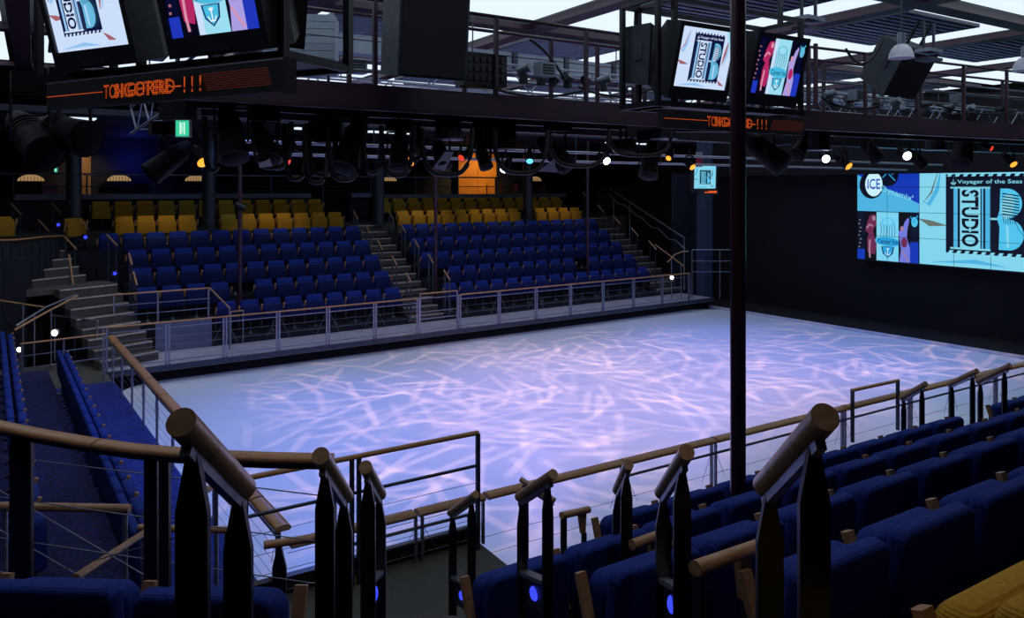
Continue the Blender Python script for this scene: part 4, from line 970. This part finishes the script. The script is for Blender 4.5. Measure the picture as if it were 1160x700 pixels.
for c in range(NC):
    for r in range(4):
        x0, x1, y0_, y1 = c*1.04+.006, (c+1)*1.04-.006, r*.8075+.006, (r+1)*.8075-.006
        pn = MB().box((.20, -(x0+x1)/2, (y0_+y1)/2), (.38, x1-x0, y1-y0_)).build('display', CRT, vt)
        if c < 2: pic, ox, oy = (VF, 0, 0) if r < 2 else (VI, 0, 1.615)
        else: pic, ox, oy = VWP, 2.08, 0
        pic.build('picture', pn, frame_mat(V(0, -ox, oy), (0, -1, 0), (0, 0, 1)), (max(x0-ox, 0), max(y0_-oy, 0), min(x1-ox, pic.W), min(y1-oy, pic.H)), dz=.0004)
MB().box((.25, -3.12, 1.6), (.3, 6.3, 3.3)).build('mounting_frame', BLACK, vt)

# ================= CATWALK AND RIGGING =================
ZT = EYE+1.22
def catwalk(p0, p1, label, posts, deck=.85):
    p0, p1 = Vector(p0), Vector(p1); t = thing('catwalk', label, 'catwalk', p0); d = p1-p0; L = d.length; e = d.normalized(); n = V(-e.y, e.x, 0)
    for k in (0, deck):
        MB().bar(n*k-V(0, 0, .15), d+n*k-V(0, 0, .15), .03, .28).build('side_beam', PURP, t)
        MB().bar(n*(k+.05)-V(0, 0, .29), d+n*(k+.05)-V(0, 0, .29), .13, .02).build('bottom_flange', PURP, t)
        MB().bar(n*(k+.03)-V(0, 0, .01), d+n*(k+.03)-V(0, 0, .01), .10, .02).build('top_flange', PURP, t)
    MB().bar(n*deck/2-V(0, 0, .06), d+n*deck/2-V(0, 0, .06), deck-.05, .04).build('deck', MATTE, t)
    for s in posts:
        for k in (0, deck): q = e*s+n*k; MB().bar(q, q+V(0, 0, 1.02), .05, .05, (1, 0, 0)).build('post', PURP, t)
    for k in (0, deck):
        for h in (1.02, .52) if k == 0 else (1.02,): MB().tube(n*k+V(0, 0, h), d+n*k+V(0, 0, h), .024 if h > 1 else .007, 8).build('rail', PURP, t)
    return t
A0, A1 = pz(-120, 62, ZT), pz(752, 121.5, ZT)
L = (A1-A0).length
catwalk(pz(200, 79, ZT), A1, 'long plum steel catwalk crossing the picture above the ice', (.6, 2.2, 3.9, 5.4, 6.3, 7.3))
B0, B1 = pz(880, 123, ZT), pz(1230, 146, ZT)
catwalk(B0, B1, 'plum steel catwalk at the upper right beyond the monitors', [.7+.0*i+1.35*i for i in range(6)])
catwalk(A1+V(.1, .1, 0), B0-V(.1, -.1, 0), 'short plum catwalk section behind the two monitors', (.8, 2.4))
# lower black beam and lighting bars
def beam(a, b, w_, h, m, nm, label, cat='beam'):
    a, b = Vector(a), Vector(b); t = MB().bar((0, 0, 0), b-a, w_, h).build(nm, m, None, a); tag(t, label, cat); return t
beam(V(2.2, 9.7, EYE+.98), V(13.5, 9.7, EYE+.98), .3, .26, BLACK, 'lighting_beam', 'black box beam hanging below the catwalk')
beam(V(13.0, 9.2, EYE+.95), V(24, 8.2, EYE+.95), .3, .22, BLACK, 'lighting_beam', 'black box beam under the right hand catwalk')
def pipe(a, b, r, label, m=STEEL):
    a, b = Vector(a), Vector(b); o = MB().tube((0, 0, 0), b-a, r, 8).build('lighting_bar', m, None, a); tag(o, label, 'lighting bar')
    for q in (.1, .35, .6, .9): p = (b-a)*q; MB().tube(p, (p.x, p.y, 1.2), .014, 5).build('hanger', DSTEEL, o)
pipe(V(3, 10.6, EYE+.62), V(22, 10.6, EYE+.62), .025, 'upper bright lighting bar behind the hanging cables')
pipe(V(3, 11.6, EYE+.50), V(22, 11.6, EYE+.50), .025, 'lower lighting bar behind the stage lights')
def truss(a, b, s, label, r=.022, nm='truss'):
    a, b = Vector(a), Vector(b); d = b-a; L = d.length; e = d.normalized(); n = V(-e.y, e.x, 0).normalized(); t = thing(nm, label, 'truss', a)
    for q in (.08, .5, .92): MB().tube(e*L*q+n*s/2+V(0, 0, s), V((e*L*q+n*s/2).x, (e*L*q+n*s/2).y, 7.5-a.z), .012, 5).build('hanger', DSTEEL, t)
    for k in (0, s):
        for h in (0, s): MB().tube(n*k+V(0, 0, h), d+n*k+V(0, 0, h), r, 6).build('chord', ALU, t)
    m = int(L/(s*1.0)); m = min(m, 70)
    M1 = None
    for i in range(m):
        p, q = e*L*i/m, e*L*(i+1)/m; z0, z1 = (0, s) if i % 2 else (s, 0)
        MB().tube(p+V(0, 0, z0), q+V(0, 0, z1), r*.62, 5, cap=False).build('brace', ALU, t)
        if i % 2: MB().tube(p+V(0, 0, 0), q+n*s, r*.6, 5, cap=False).build('brace', ALU, t)
    return t
truss(V(5.5, 10.8, EYE+1.62), V(22.5, 10.0, EYE+1.62), .46, 'long aluminium truss behind the main catwalk')
truss(V(4.5, 14.2, EYE+1.75), V(22.5, 14.0, EYE+1.75), .40, 'second aluminium truss over the middle of the ice')
truss(pd(148, 152, 12), pd(225, 100, 9), .42, 'slanting aluminium truss behind the green exit sign')
truss(V(11.5, 8.8, EYE+1.45), V(22, 7.8, EYE+1.45), .36, 'aluminium truss behind the right hand catwalk')
def duct(a, b, s, h, label, n=12):
    a, b = Vector(a), Vector(b); d = b-a; t = thing('air_duct', label, 'duct', a)
    for q in (.1, .37, .63, .9): MB().tube(d*q, (d*q).xy.to_3d()+V(0, 0, 7.5-a.z), .012, 5).build('hanger', DSTEEL, t)
    for i in range(n):
        p, q = d*(i/n+.004), d*((i+1)/n-.004); MB().bar(p, q, s, h).build('duct_section', DUCT, t)
        if i: MB().bar(d*(i/n)-d.normalized()*.05, d*(i/n)+d.normalized()*.05, s+.05, h+.05).build('joint_band', DSTEEL, t)
    return t
duct(V(4.6, 11.9, EYE+2.34), V(21.5, 11.5, EYE+2.34), .34, .30, 'long silver air duct running beyond the catwalk', 14)
t = thing('air_duct', 'large grey sheet metal duct with horizontal seams behind the catwalk at the upper left', 'duct', pd(342, 84, 11.2))
for k in range(8): MB().box((.02*0, 0, .04+k*.105), (1.0, .5, .098)).build('duct_panel', DUCT, t, rot=(0, 0, -.5))
t = thing('control_cabinet', 'black equipment cabinet with rows of switches on the catwalk', 'equipment', pd(545, 98, 10.2))
MB().box((0, 0, .20), (.62, .3, .42)).build('case', BLACK, t, rot=(0, 0, -.15))
for i in range(6):
    for j in range(3): MB().box((-.24+.095*i, -.165, .09+.12*j), (.05, .03, .07)).build('switch', CRT, t, rot=(0, 0, -.15))
for i, (x, y, d_, lb) in enumerate([(617, 79, 10.0, 'grey junction box with vents on the catwalk post'), (970, 108, 13.0, 'pale small control box on the right hand catwalk'), (1084, 112, 14.5, 'grey dimmer box on the right hand catwalk'), (404, 76, 10.4, 'pale sensor box beside the large loudspeaker')]):
    t = thing('junction_box', lb, 'box', pd(x, y, d_)); MB().box((0, 0, 0), (.24, .16, .18)).build('case', DUCT, t)
    for k in range(4): MB().box((0, -.085, -.055+.036*k), (.18, .012, .014)).build('vent_slat', CRT, t)
# cable runs on the catwalk
random.seed(5)
for i, (x0, y0_, x1, y1, d_, sag, lb) in enumerate([(545, 95, 660, 103, 10, 10, 'thick cable lying along the catwalk deck'), (600, 45, 640, 90, 10.2, -6, 'cable dropping from the duct to the junction box'), (655, 98, 740, 100, 11, 10, 'sagging cable beside the rounded loudspeaker'), (930, 110, 1000, 118, 12.6, 9, 'cable bundle left of the tilted loudspeaker'), (1060, 118, 1158, 124, 14.5, 8, 'cable bundle at the right end of the upper catwalk'), (958, 55, 1000, 45, 11, 22, 'thin looped cable left of the dome lamp')]):
    a, b = pd(x0, y0_, d_), pd(x1, y1, d_*1.01); P = []
    for k in range(14): s = k/13; q = a.lerp(b, s); q.z -= 4*s*(1-s)*sag/F*d_; P.append(q-a)
    o = MB().path(P, .018, 6).build('cable', CABLE, None, a); tag(o, lb, 'cable')
for i, (x0, y0_, x1, y1, d0, d1, r, lb) in enumerate([(385, 66, 745, 98, 10.2, 13, .02, 'thin conduit running behind the main catwalk posts, upper one'), (385, 78, 745, 106, 10.2, 13, .03, 'thick conduit running behind the main catwalk posts, lower one'), (925, 92, 1160, 112, 13.5, 17, .03, 'conduit running behind the right hand catwalk posts'), (925, 80, 1160, 104, 13.8, 17.3, .018, 'thin upper conduit behind the right hand catwalk')]):
    a, b = pd(x0, y0_, d0), pd(x1, y1, d1); o = MB().tube((0, 0, 0), b-a, r, 8).build('conduit', ALU, None, a); tag(o, lb, 'pipe')
random.seed(11)
for i in range(16):
    if i < 8: x = 590+19*i+random.randint(-4, 4); y = 92+.10*(x-590); d_ = 10.6+.009*(x-590); w_ = 'main'
    else: x = 935+28*(i-8)+random.randint(-4, 4); y = 117+.07*(x-935); d_ = 13+.012*(x-935); w_ = 'right hand'
    t = thing('small_fixture', '%s small fixture from the left standing on the %s catwalk deck' % (ORD[i % 8], w_), 'stage light', pd(x, y, d_), random.uniform(0, 6), 'small fixtures on the %s catwalk' % w_)
    h = random.uniform(.08, .16)
    MB().tube((-.09, 0, h), (.1, 0, h+random.uniform(-.05, .08)), .05, 10, .065).build('body', random.choice([BLACK, DUCT, DSTEEL]), t)
    MB().box((0, 0, h/2-.03), (.09, .09, h)).build('foot', DSTEEL, t)
# hanging cable loops
loops = [(288, 330, 145, 190, 9.0), (322, 348, 140, 203, 9.2), (345, 372, 141, 207, 9.1), (350, 380, 140, 198, 9.4), (372, 409, 143, 204, 9.3), (412, 432, 146, 196, 9.5), (432, 468, 142, 199, 9.6), (468, 474, 141, 175, 9.6), (478, 535, 145, 198, 9.8), (560, 620, 148, 196, 10.2), (622, 690, 146, 188, 10.8), (690, 760, 150, 176, 11.5), (232, 250, 132, 193, 8.6), (330, 352, 138, 170, 9.2)]
for i, (x0, x1, yt, yb, d_) in enumerate(loops):
    a = pd(x0, yt, d_); P = []
    for k in range(17):
        t_ = math.pi*k/16; xx = (x0+x1)/2-(x1-x0)/2*math.copysign(abs(math.cos(t_))**.6, math.cos(t_)); yy = yt+(yb-yt)*math.sin(t_)**.75
        P.append(pd(xx, yy, d_+.02*k)-a)
    o = MB().path(P, .032, 7).build('cable_loop', CABLE, None, a); tag(o, '%s hanging black cable loop counted along the beam under the catwalk' % ORD[i], 'cable', 'hanging cable loops')
# cylindrical housings under the catwalks
for i, (x, y, d_, lb) in enumerate([(508, 140, 10.2, 'dark ribbed cylinder lamp under the catwalk left of the orange wall'), (752, 142, 12.0, 'dark ribbed cylinder lamp under the monitors at the plum pole'), (928, 156, 13.2, 'dark cylinder lamp left of the two bright white spots'), (1059, 158, 15.5, 'dark cylinder lamp between the white spots and the right edge')]):
    t = thing('cylinder_lamp', lb, 'lamp', pd(x, y, d_)); r = .17
    MB().tube((0, 0, -.20), (0, 0, .34), r, 24).build('housing', CRT, t)
    for k in range(12): a = 2*math.pi*k/12; MB().bar((r*math.cos(a), r*math.sin(a), -.18), (r*math.cos(a), r*math.sin(a), .32), .012, .012, (1, 0, 0)).build('rib', DSTEEL, t)
    MB().tube((0, 0, -.22), (0, 0, -.20), r+.04, 24).build('rim', STEEL, t)
# dome lamps
for i, (x, y, d_, lb) in enumerate([(1021, 66, 10.8, 'white enamel dome lamp hanging above the tilted loudspeaker'), (1161, 80, 11.5, 'white enamel dome lamp cut by the right picture edge')]):
    t = thing('dome_lamp', lb, 'lamp', pd(x, y, d_))
    MB().lathe([(.175, 0), (.165, .015), (.16, .06), (.13, .13), (.085, .18), (.04, .20)], 20).build('shade', WHITEP, t)
    MB().tube((0, 0, .2), (0, 0, .36), .05, 12).build('socket', ALU, t); MB().tube((0, 0, .36), (0, 0, 1.05), .012, 6).build('stem', DSTEEL, t)
# tv brackets and small stuff hung from the ceiling (upper right)
for x, y, d_, lb in ((1052, 58, 11.0, 'steel bracket with two plates hanging right of the dome lamp'), (916, 22, 9.4, 'steel bracket hanging above the figure monitor')):
    t = thing('hanging_bracket', lb, 'bracket', pd(x, y, d_))
    for k in (-.14, .14): MB().bar((k, 0, 0), (k, 0, .42), .03, .03, (1, 0, 0)).build('arm', DSTEEL, t)
    MB().box((0, 0, 0), (.36, .22, .05)).build('plate', DUCT, t); MB().box((0, 0, -.12), (.36, .22, .04)).build('plate', DSTEEL, t)
# ---------------- stage lights ----------------
def light(x, y, d_, dx, dz, label, lens=None, size=1.0, sheet=None, group='stage lights under the catwalk'):
    t = thing('stage_light', label, 'stage light', pd(x, y, d_), 0, group); s = size
    ax = (R_*dx+V(0, 0, dz)-V(SN, CS, 0)*.45).normalized(); sd_ = ax.cross(V(0, 0, 1)).normalized()
    MB().tube(-ax*.20*s, ax*.16*s, .085*s, 14, .115*s).build('body', FIXM, t)
    MB().tube(-ax*.30*s, -ax*.20*s, .06*s, 12, .085*s).build('lamp_cap', FIXM, t)
    for k in range(4): MB().tube(-ax*(.16-.035*k)*s, -ax*(.148-.035*k)*s, .10*s, 14).build('cooling_fin', FIXM, t)
    if s > 1.15: MB().box((0, 0, .33*s), (.24*s, .18*s, .12*s)).build('base', FIXM, t)
    for sg in (-1, 1): MB().bar(sd_*sg*.125*s, sd_*sg*.125*s+V(0, 0, .25*s), .02, .03, tuple(ax)).build('yoke', BLACK, t)
    MB().bar(-sd_*.135*s+V(0, 0, .25*s), sd_*.135*s+V(0, 0, .25*s), .03, .02).build('yoke', BLACK, t)
    MB().tube(V(0, 0, .25*s), V(0, 0, .5*s), .018, 6).build('clamp', DSTEEL, t)
    M = Matrix.Translation(ax*.158*s) @ ax.to_track_quat('Z', 'Y').to_matrix().to_4x4()
    MB().lathe([(.10*s, 0), (.085*s, .012), (.05*s, .022), (.001, .026)], 16, M).build('lens', lens or BGLASS, t)
    if sheet:
        P = [pd(x+a, y+b, d_-.15)-t.location for a, b in sheet]; mb = MB(); mb.prism(P, V(SN, CS, 0)*.012); mb.build('filter_sheet', GEL, t)
    return t
lights = [(186, 186, 8.9, -.6, -.6, 'dark moving spotlight below the green exit sign, leftmost hanging', None, 1.25, None),
 (226, 178, 9.2, .5, -.5, 'spotlight with amber filter right of the exit sign', LENSO, .7, None),
 (262, 160, 8.8, .3, -.9, 'dark spotlight between the exit sign and the cable loops', None, 1.5, None),
 (300, 168, 9.0, .4, -.7, 'spotlight with lilac filter sheet left of the cable loops', None, 1.2, [(-10, 5), (4, 7), (8, 20), (-6, 22)]),
 (316, 176, 9.4, .5, -.5, 'spotlight with lilac sheet and red glow beside the cable loops', LENSR, .9, [(-2, 2), (10, 2), (6, 16), (-4, 18)]),
 (396, 172, 9.8, -.2, -.8, 'broad dark spotlight behind the widest cable loop', None, 1.6, None),
 (452, 176, 10.0, .0, -.9, 'dark spotlight behind the tall triangular cable', None, 1.2, None),
 (470, 178, 10.4, -.4, -.4, 'spotlight with amber filter left of the orange wall', LENSO, .7, None),
 (500, 178, 10.2, .3, -.9, 'spotlight with tilted lilac sheet left of the orange wall', None, 1.0, [(4, -6), (14, -6), (4, 15), (-10, 13)]),
 (526, 176, 10.5, -.3, -.3, 'spotlight with red and cyan glass above the orange wall', LENSR, .5, None),
 (548, 180, 10.8, .3, -.9, 'small dark spotlight over the orange wall', None, .9, None),
 (573, 188, 11.5, -.4, -.7, 'spotlight with a white glowing rim right of the orange wall', LENSW, .55, None),
 (600, 178, 11.0, .0, -.5, 'spotlight with cyan lens above the right steel column', LENSC, .5, None),
 (632, 178, 11.2, .5, -.5, 'wide fixture with large lilac sheet right of the steel column', None, 1.4, [(-22, 16), (-2, 0), (12, 0), (4, 18)]),
 (684, 180, 11.8, .2, -.2, 'spotlight with bright white lens left of the monitor group', LENSW, .6, None),
 (706, 166, 11.8, .9, .1, 'silver spotlight pointing right left of the monitor group', None, 1.1, None),
 (736, 186, 12.4, -.2, -.9, 'dark moving light left of the small amber lamp', None, 1.4, None),
 (759, 177, 12.4, -.3, -.3, 'spotlight with small amber slit below the cylinder lamp', LENSO, .45, None),
 (781, 186, 12.8, .3, -.4, 'spotlight with amber glow beside the red beacon', LENSO, .55, None),
 (872, 176, 13.0, .6, -.6, 'large dark moving light right of the tall plum pole', None, 1.9, None),
 (908, 168, 13.5, -.5, -.5, 'dark spotlight left of the first white spot', None, 1.3, None),
 (933, 178, 14.5, .0, -.15, 'first bright white spotlight from the left above the stage', LENSW, .75, None),
 (956, 184, 14.5, .3, -.4, 'spotlight with amber filter between the two white spots', LENSO, .8, None),
 (988, 172, 15.0, .4, -.8, 'dark spotlight left of the second white spot', None, 1.3, None),
 (1024, 174.5, 15.2, .0, -.15, 'second bright white spotlight above the film wall', LENSW, .85, None),
 (1040, 182, 15.2, .5, -.7, 'small dark spotlight just right of the second white spot', None, 1.0, None),
 (1090, 172, 16.0, -.4, -.8, 'large dark moving light above the film logo of the wall', None, 2.0, None),
 (1118, 166, 16.0, .4, -.3, 'spotlight with faint orange glow near the right edge', LENSR, .6, None),
 (1144, 182, 16.5, .1, -.4, 'rightmost spotlight with amber filter', LENSO, .8, None),
 (40, 160, 7.5, .6, -.4, 'large dark spotlight at the far left under the message board', None, 1.7, None),
 (80, 152, 7.5, .8, -.2, 'large dark barrel spotlight pointing right at the upper left', None, 1.6, None)]
for a in lights: light(*a)
t = thing('beacon_lamp', 'small red beacon lamp above the small far monitor', 'lamp', pd(792, 181, 20)); MB().tube((0, 0, -.18), (0, 0, .12), .085, 12).build('glass', mat('red beacon glass', (.30, .02, .05), .3, noise=((5, 5, 5), (.22, .015, .04), .3, .7)), t); MB().tube((0, 0, .12), (0, 0, .2), .09, 12).build('cap', DUCT, t); MB().tube((0, 0, .2), (0, 0, .9), .01, 6).build('stem', DSTEEL, t)
# black equipment boxes hanging in the rig
for x, y, d_, w_, h, lb in ((202, 123, 8.6, .30, .27, 'square black box hanging under the message board above the exit sign'), (560, 152, 11.0, .62, .42, 'large black equipment case hanging above the orange wall'), (372, 150, 9.9, .34, .26, 'black case behind the hanging cable loops')):
    t = thing('equipment_case', lb, 'case', pd(x, y, d_)); MB().box((0, 0, 0), (w_, .3, h)).build('case', MATTE, t, rot=(0, 0, -YAW)); MB().box((0, 0, h/2+.3), (.03, .03, .6)).build('hanger', BLACK, t); MB().box((0, 0, h/2), (w_*.9, .26, .02)).build('lid', BLACK, t, rot=(0, 0, -YAW))
# exit signs
EXG = mat('lit exit green', (.04, .62, .34), emit=1.0); EXW = mat('lit exit white', (.7, 1.0, .85), emit=1.0)
def exit_sign(x, y, d_, w_, h, lb):
    t = thing('exit_sign', lb, 'exit sign'); t.matrix_world = frame_mat(pd(x, y, d_), R_, (0, 0, 1))
    MB().box((w_/2, h/2, -.03), (w_+.02, h+.02, .05)).build('case', DUCT, t)
    P = Pic(w_, h, {'g': EXG, 'w': EXW}); P.rect(0, 0, w_, h, 'g'); P.rect(w_*.30, h*.12, w_*.42, h*.88, 'w'); P.rect(w_*.60, h*.12, w_*.70, h*.88, 'w'); P.line([(w_*.46, h*.7), (w_*.52, h*.5), (w_*.48, h*.2)], w_*.06, 'w'); P.ell(w_*.51, h*.8, w_*.04, h*.06, 'w')
    P.build('pictogram', t, Matrix.Translation((0, 0, -.002)))
exit_sign(199, 154.5, 8.2, .14, .17, 'green lit exit sign hanging below the black box at the left')
exit_sign(61.5, 195, 20, .07, .17, 'tiny green exit lamp on the dark back wall at the left')
# bright floor lamps at the far end of the left bank
for x, y, r, d_, lb in ((62, 377, .075, 17.2, 'round bright white lamp at the far end of the lower left seat row'), (22, 396, .06, 17.4, 'low bright white lamp at the far end of the upper left seat row'), (761, 314.5, .07, 27.6, 'small white lamp at the foot of the right end stairs')):
    t = thing('aisle_lamp', lb, 'lamp', pd(x, y, d_)); M = V(-SN, -CS, 0).to_track_quat('Z', 'Y').to_matrix().to_4x4()
    MB().lathe([(r, 0), (r*.8, r*.4), (r*.4, r*.6), (.001, r*.66)], 14, M).build('lens', mat('bright lamp glass', (1, .93, .82), emit=7), t); MB().lathe([(r*1.15, -.06), (r*1.15, .0), (r, .01)], 14, M).build('housing', STEEL, t)
    MB().tube((0, 0.02, -r), (0, 0.02, -min(.6, t.location.z-.5)), .015, 6).build('stem', STEEL, t)
for i, (x0, x1, y, lb) in enumerate([(415, 468, 146, 'white strip light on the far soffit behind the cable loops'), (690, 737, 153, 'white strip light on the far soffit left of the monitors'), (52, 66, 122, 'short white strip light on the far soffit at the upper left'), (78, 108, 127, 'second white strip light on the far soffit at the upper left'), (332, 352, 150, 'white strip light on the far soffit behind the narrow loops')]):
    Y = 21.9; r0 = (x0-580)/F; r1 = (x1-580)/F; a = pd(x0, y, Y/(CS-r0*SN)); b = pd(x1, y, Y/(CS-r1*SN)); a.z = b.z = 6.26
    t = thing('strip_light', lb, 'lamp', a); MB().bar((0, 0, 0), b-a, .5, .03).build('diffuser', CEILL, t); MB().bar((0, 0, .03), (b-a)*1.03+V(0, 0, .03), .6, .03).build('tray', DSTEEL, t)
# ================= BACK AREA =================
def desk(x0, x1, y, z, label, m=mat('grey blue counter', (.16, .18, .26), .4, noise=((2, 2, 2), (.12, .13, .2), .3, .7))):
    t = thing('control_desk', label, 'desk', (x0, y, 3.22)); w_ = x1-x0
    MB().box((w_/2, 0, z-3.22), (w_, .6, .16)).build('worktop', m, t)
    n = max(2, int(w_/1.3))
    for k in range(n): MB().box((w_*(k+.5)/n, .1, (z-3.22)/2-.05), (w_/n-.03, .3, z-3.22-.1)).build('front_panel', DARKW, t)
desk(1.0, 10.2, 27.8, 4.24, 'long grey control desk behind the left yellow rows')
desk(11.8, 12.6, 27.8, 4.24, 'short piece of grey desk at the top of the centre stairs')
desk(12.9, 22.3, 27.8, 4.18, 'long blue lit control desk behind the right yellow rows')
t = thing('rear_railing', 'thin dark railing with glass running behind the control desks', 'railing', (-1, 28.4, 3.22))
MB().tube((0, 0, 1.75), (22, 0, 1.75), .03, 8).build('top_rail', STEEL, t); MB().tube((0, 0, 1.35), (22, 0, 1.35), .018, 6).build('mid_rail', DSTEEL, t)
for k in range(12): MB().bar((k*2, 0, 0), (k*2, 0, 1.75), .05, .05, (1, 0, 0)).build('post', DSTEEL, t)
def chair(x, y, rz, label, m):
    t = thing('office_chair', label, 'chair', (x, y, 3.22), rz, 'chairs behind the control desks')
    MB().box((0, 0, .86), (.46, .46, .07)).build('seat', m, t); MB().box((0, .22, 1.22), (.44, .05, .45)).build('backrest', m, t)
    MB().tube((0, 0, .1), (0, 0, .83), .03, 8).build('stem', DSTEEL, t); mb = MB()
    for k in range(5): a = 2*math.pi*k/5; mb.bar((0, 0, .08), (.26*math.cos(a), .26*math.sin(a), .04), .03, .03)
    mb.build('base', DSTEEL, t)
cm = [mat('dark chair cloth', (.012, .014, .03), .8, noise=((5, 5, 5), (.008, .01, .02), .3, .7)), mat('tan chair cloth', (.35, .18, .08), .8, noise=((5, 5, 5), (.28, .14, .06), .3, .7)), mat('rose chair cloth', (.45, .14, .22), .8, noise=((5, 5, 5), (.35, .1, .17), .3, .7))]
for i, (x, c, lb) in enumerate([(2.0, 2, 'rose coloured chair behind the left control desk near the first steel column'), (4.6, 0, 'dark chair behind the left control desk right of the first steel column'), (7.4, 0, 'dark chair behind the left control desk right of the second steel column'), (9.3, 0, 'dark chair at the right end of the left control desk'), (14.2, 0, 'dark chair behind the right control desk near the left end'), (18.6, 1, 'tan chair in front of the orange wall'), (19.4, 1, 'second tan chair in front of the orange wall'), (20.2, 2, 'rose chair in front of the orange wall'), (21.8, 0, 'dark chair behind the right control desk near its right end')]):
    chair(x, 28.9, math.pi+.2*i, lb, cm[c])
def wallpt(x, y, Y): 
    r = (x-580)/F; d = Y/(CS-r*SN); return pd(x, y, d)
def wall_panel(x0, x1, yt, yb, Y, m, nm, label, cat='wall panel', th=.08):
    a, b = wallpt(x0, yb, Y), wallpt(x1, yb, Y); c = wallpt(x0, yt, Y); t = thing(nm, label, cat, (a.x, Y, a.z)); w_ = b.x-a.x; h = c.z-a.z; n = max(1, round(w_/.9))
    for k in range(n): MB().box((w_*(k+.5)/n, 0, h/2), (w_/n-.012, th, h)).build('panel', m, t)
    return t, w_, h
wall_panel(519, 562, 173, 228, 31.2, ORANGE, 'orange_panel', 'orange wall panel glowing behind the right control desk')
wall_panel(88, 103, 172, 226, 31.0, mat('tan curtain', (.34, .20, .08), .8, noise=((12, 1, 1), (.22, .12, .05), .3, .7)), 'curtain', 'tan lit curtain left of the first steel column', 'curtain')
spot((19.9, 29.3, 6.1), (19.9, 31.2, 4.4), 170, (1, .62, .28), 110, .8, .1)
spot((3.2, 29.6, 6.0), (3.2, 31.0, 4.6), 60, (1, .7, .4), 90, .8, .1)
for x, lb in ((35, 'leftmost warm arched lamp niche on the back wall'), (135, 'warm arched lamp niche right of the first steel column'), (222, 'warm arched lamp niche beside the second steel column'), (440, 'warm niche lamp behind the centre stairs column'), (606, 'warm niche lamp right of the orange wall')):
    c = wallpt(x, 205, 31.0); t = thing('arched_lamp', lb, 'wall lamp', c); R0 = .72
    arc = [V(R0*math.cos(math.pi*k/12), 0, .38*math.sin(math.pi*k/12)) for k in range(13)]; inn = [V(R0*.55*math.cos(math.pi*k/12), 0, .22*math.sin(math.pi*k/12)) for k in range(13)]
    mb = MB(); mb.prism(arc, V(0, .1, 0)); mb.build('hood', MATTE, t)
    mb = MB(); mb.prism([p+V(0, -.02, 0) for p in inn], V(0, .03, 0)); mb.build('glass', mat('warm niche glass', (1.0, .60, .26), emit=.33), t)
    for k in range(7): xx = -.3+.1*k; MB().box((xx, -.04, .07), (.015, .02, .14+.05*(3-abs(k-3))/3)).build('louvre', MATTE, t)
l = bpy.data.lights.new('blue_glow', 'POINT'); l.energy = 14; l.color = (.05, .08, 1); l.shadow_soft_size = .1; o = bpy.data.objects.new('blue_glow', l); COL.objects.link(o); o.location = wallpt(153, 184, 30.8)
bad = [o for o in bpy.data.objects if o.get('label') and not 4 <= len(o['label'].split()) <= 16]
for o in bad: print('LABEL', o.name, o['label'])
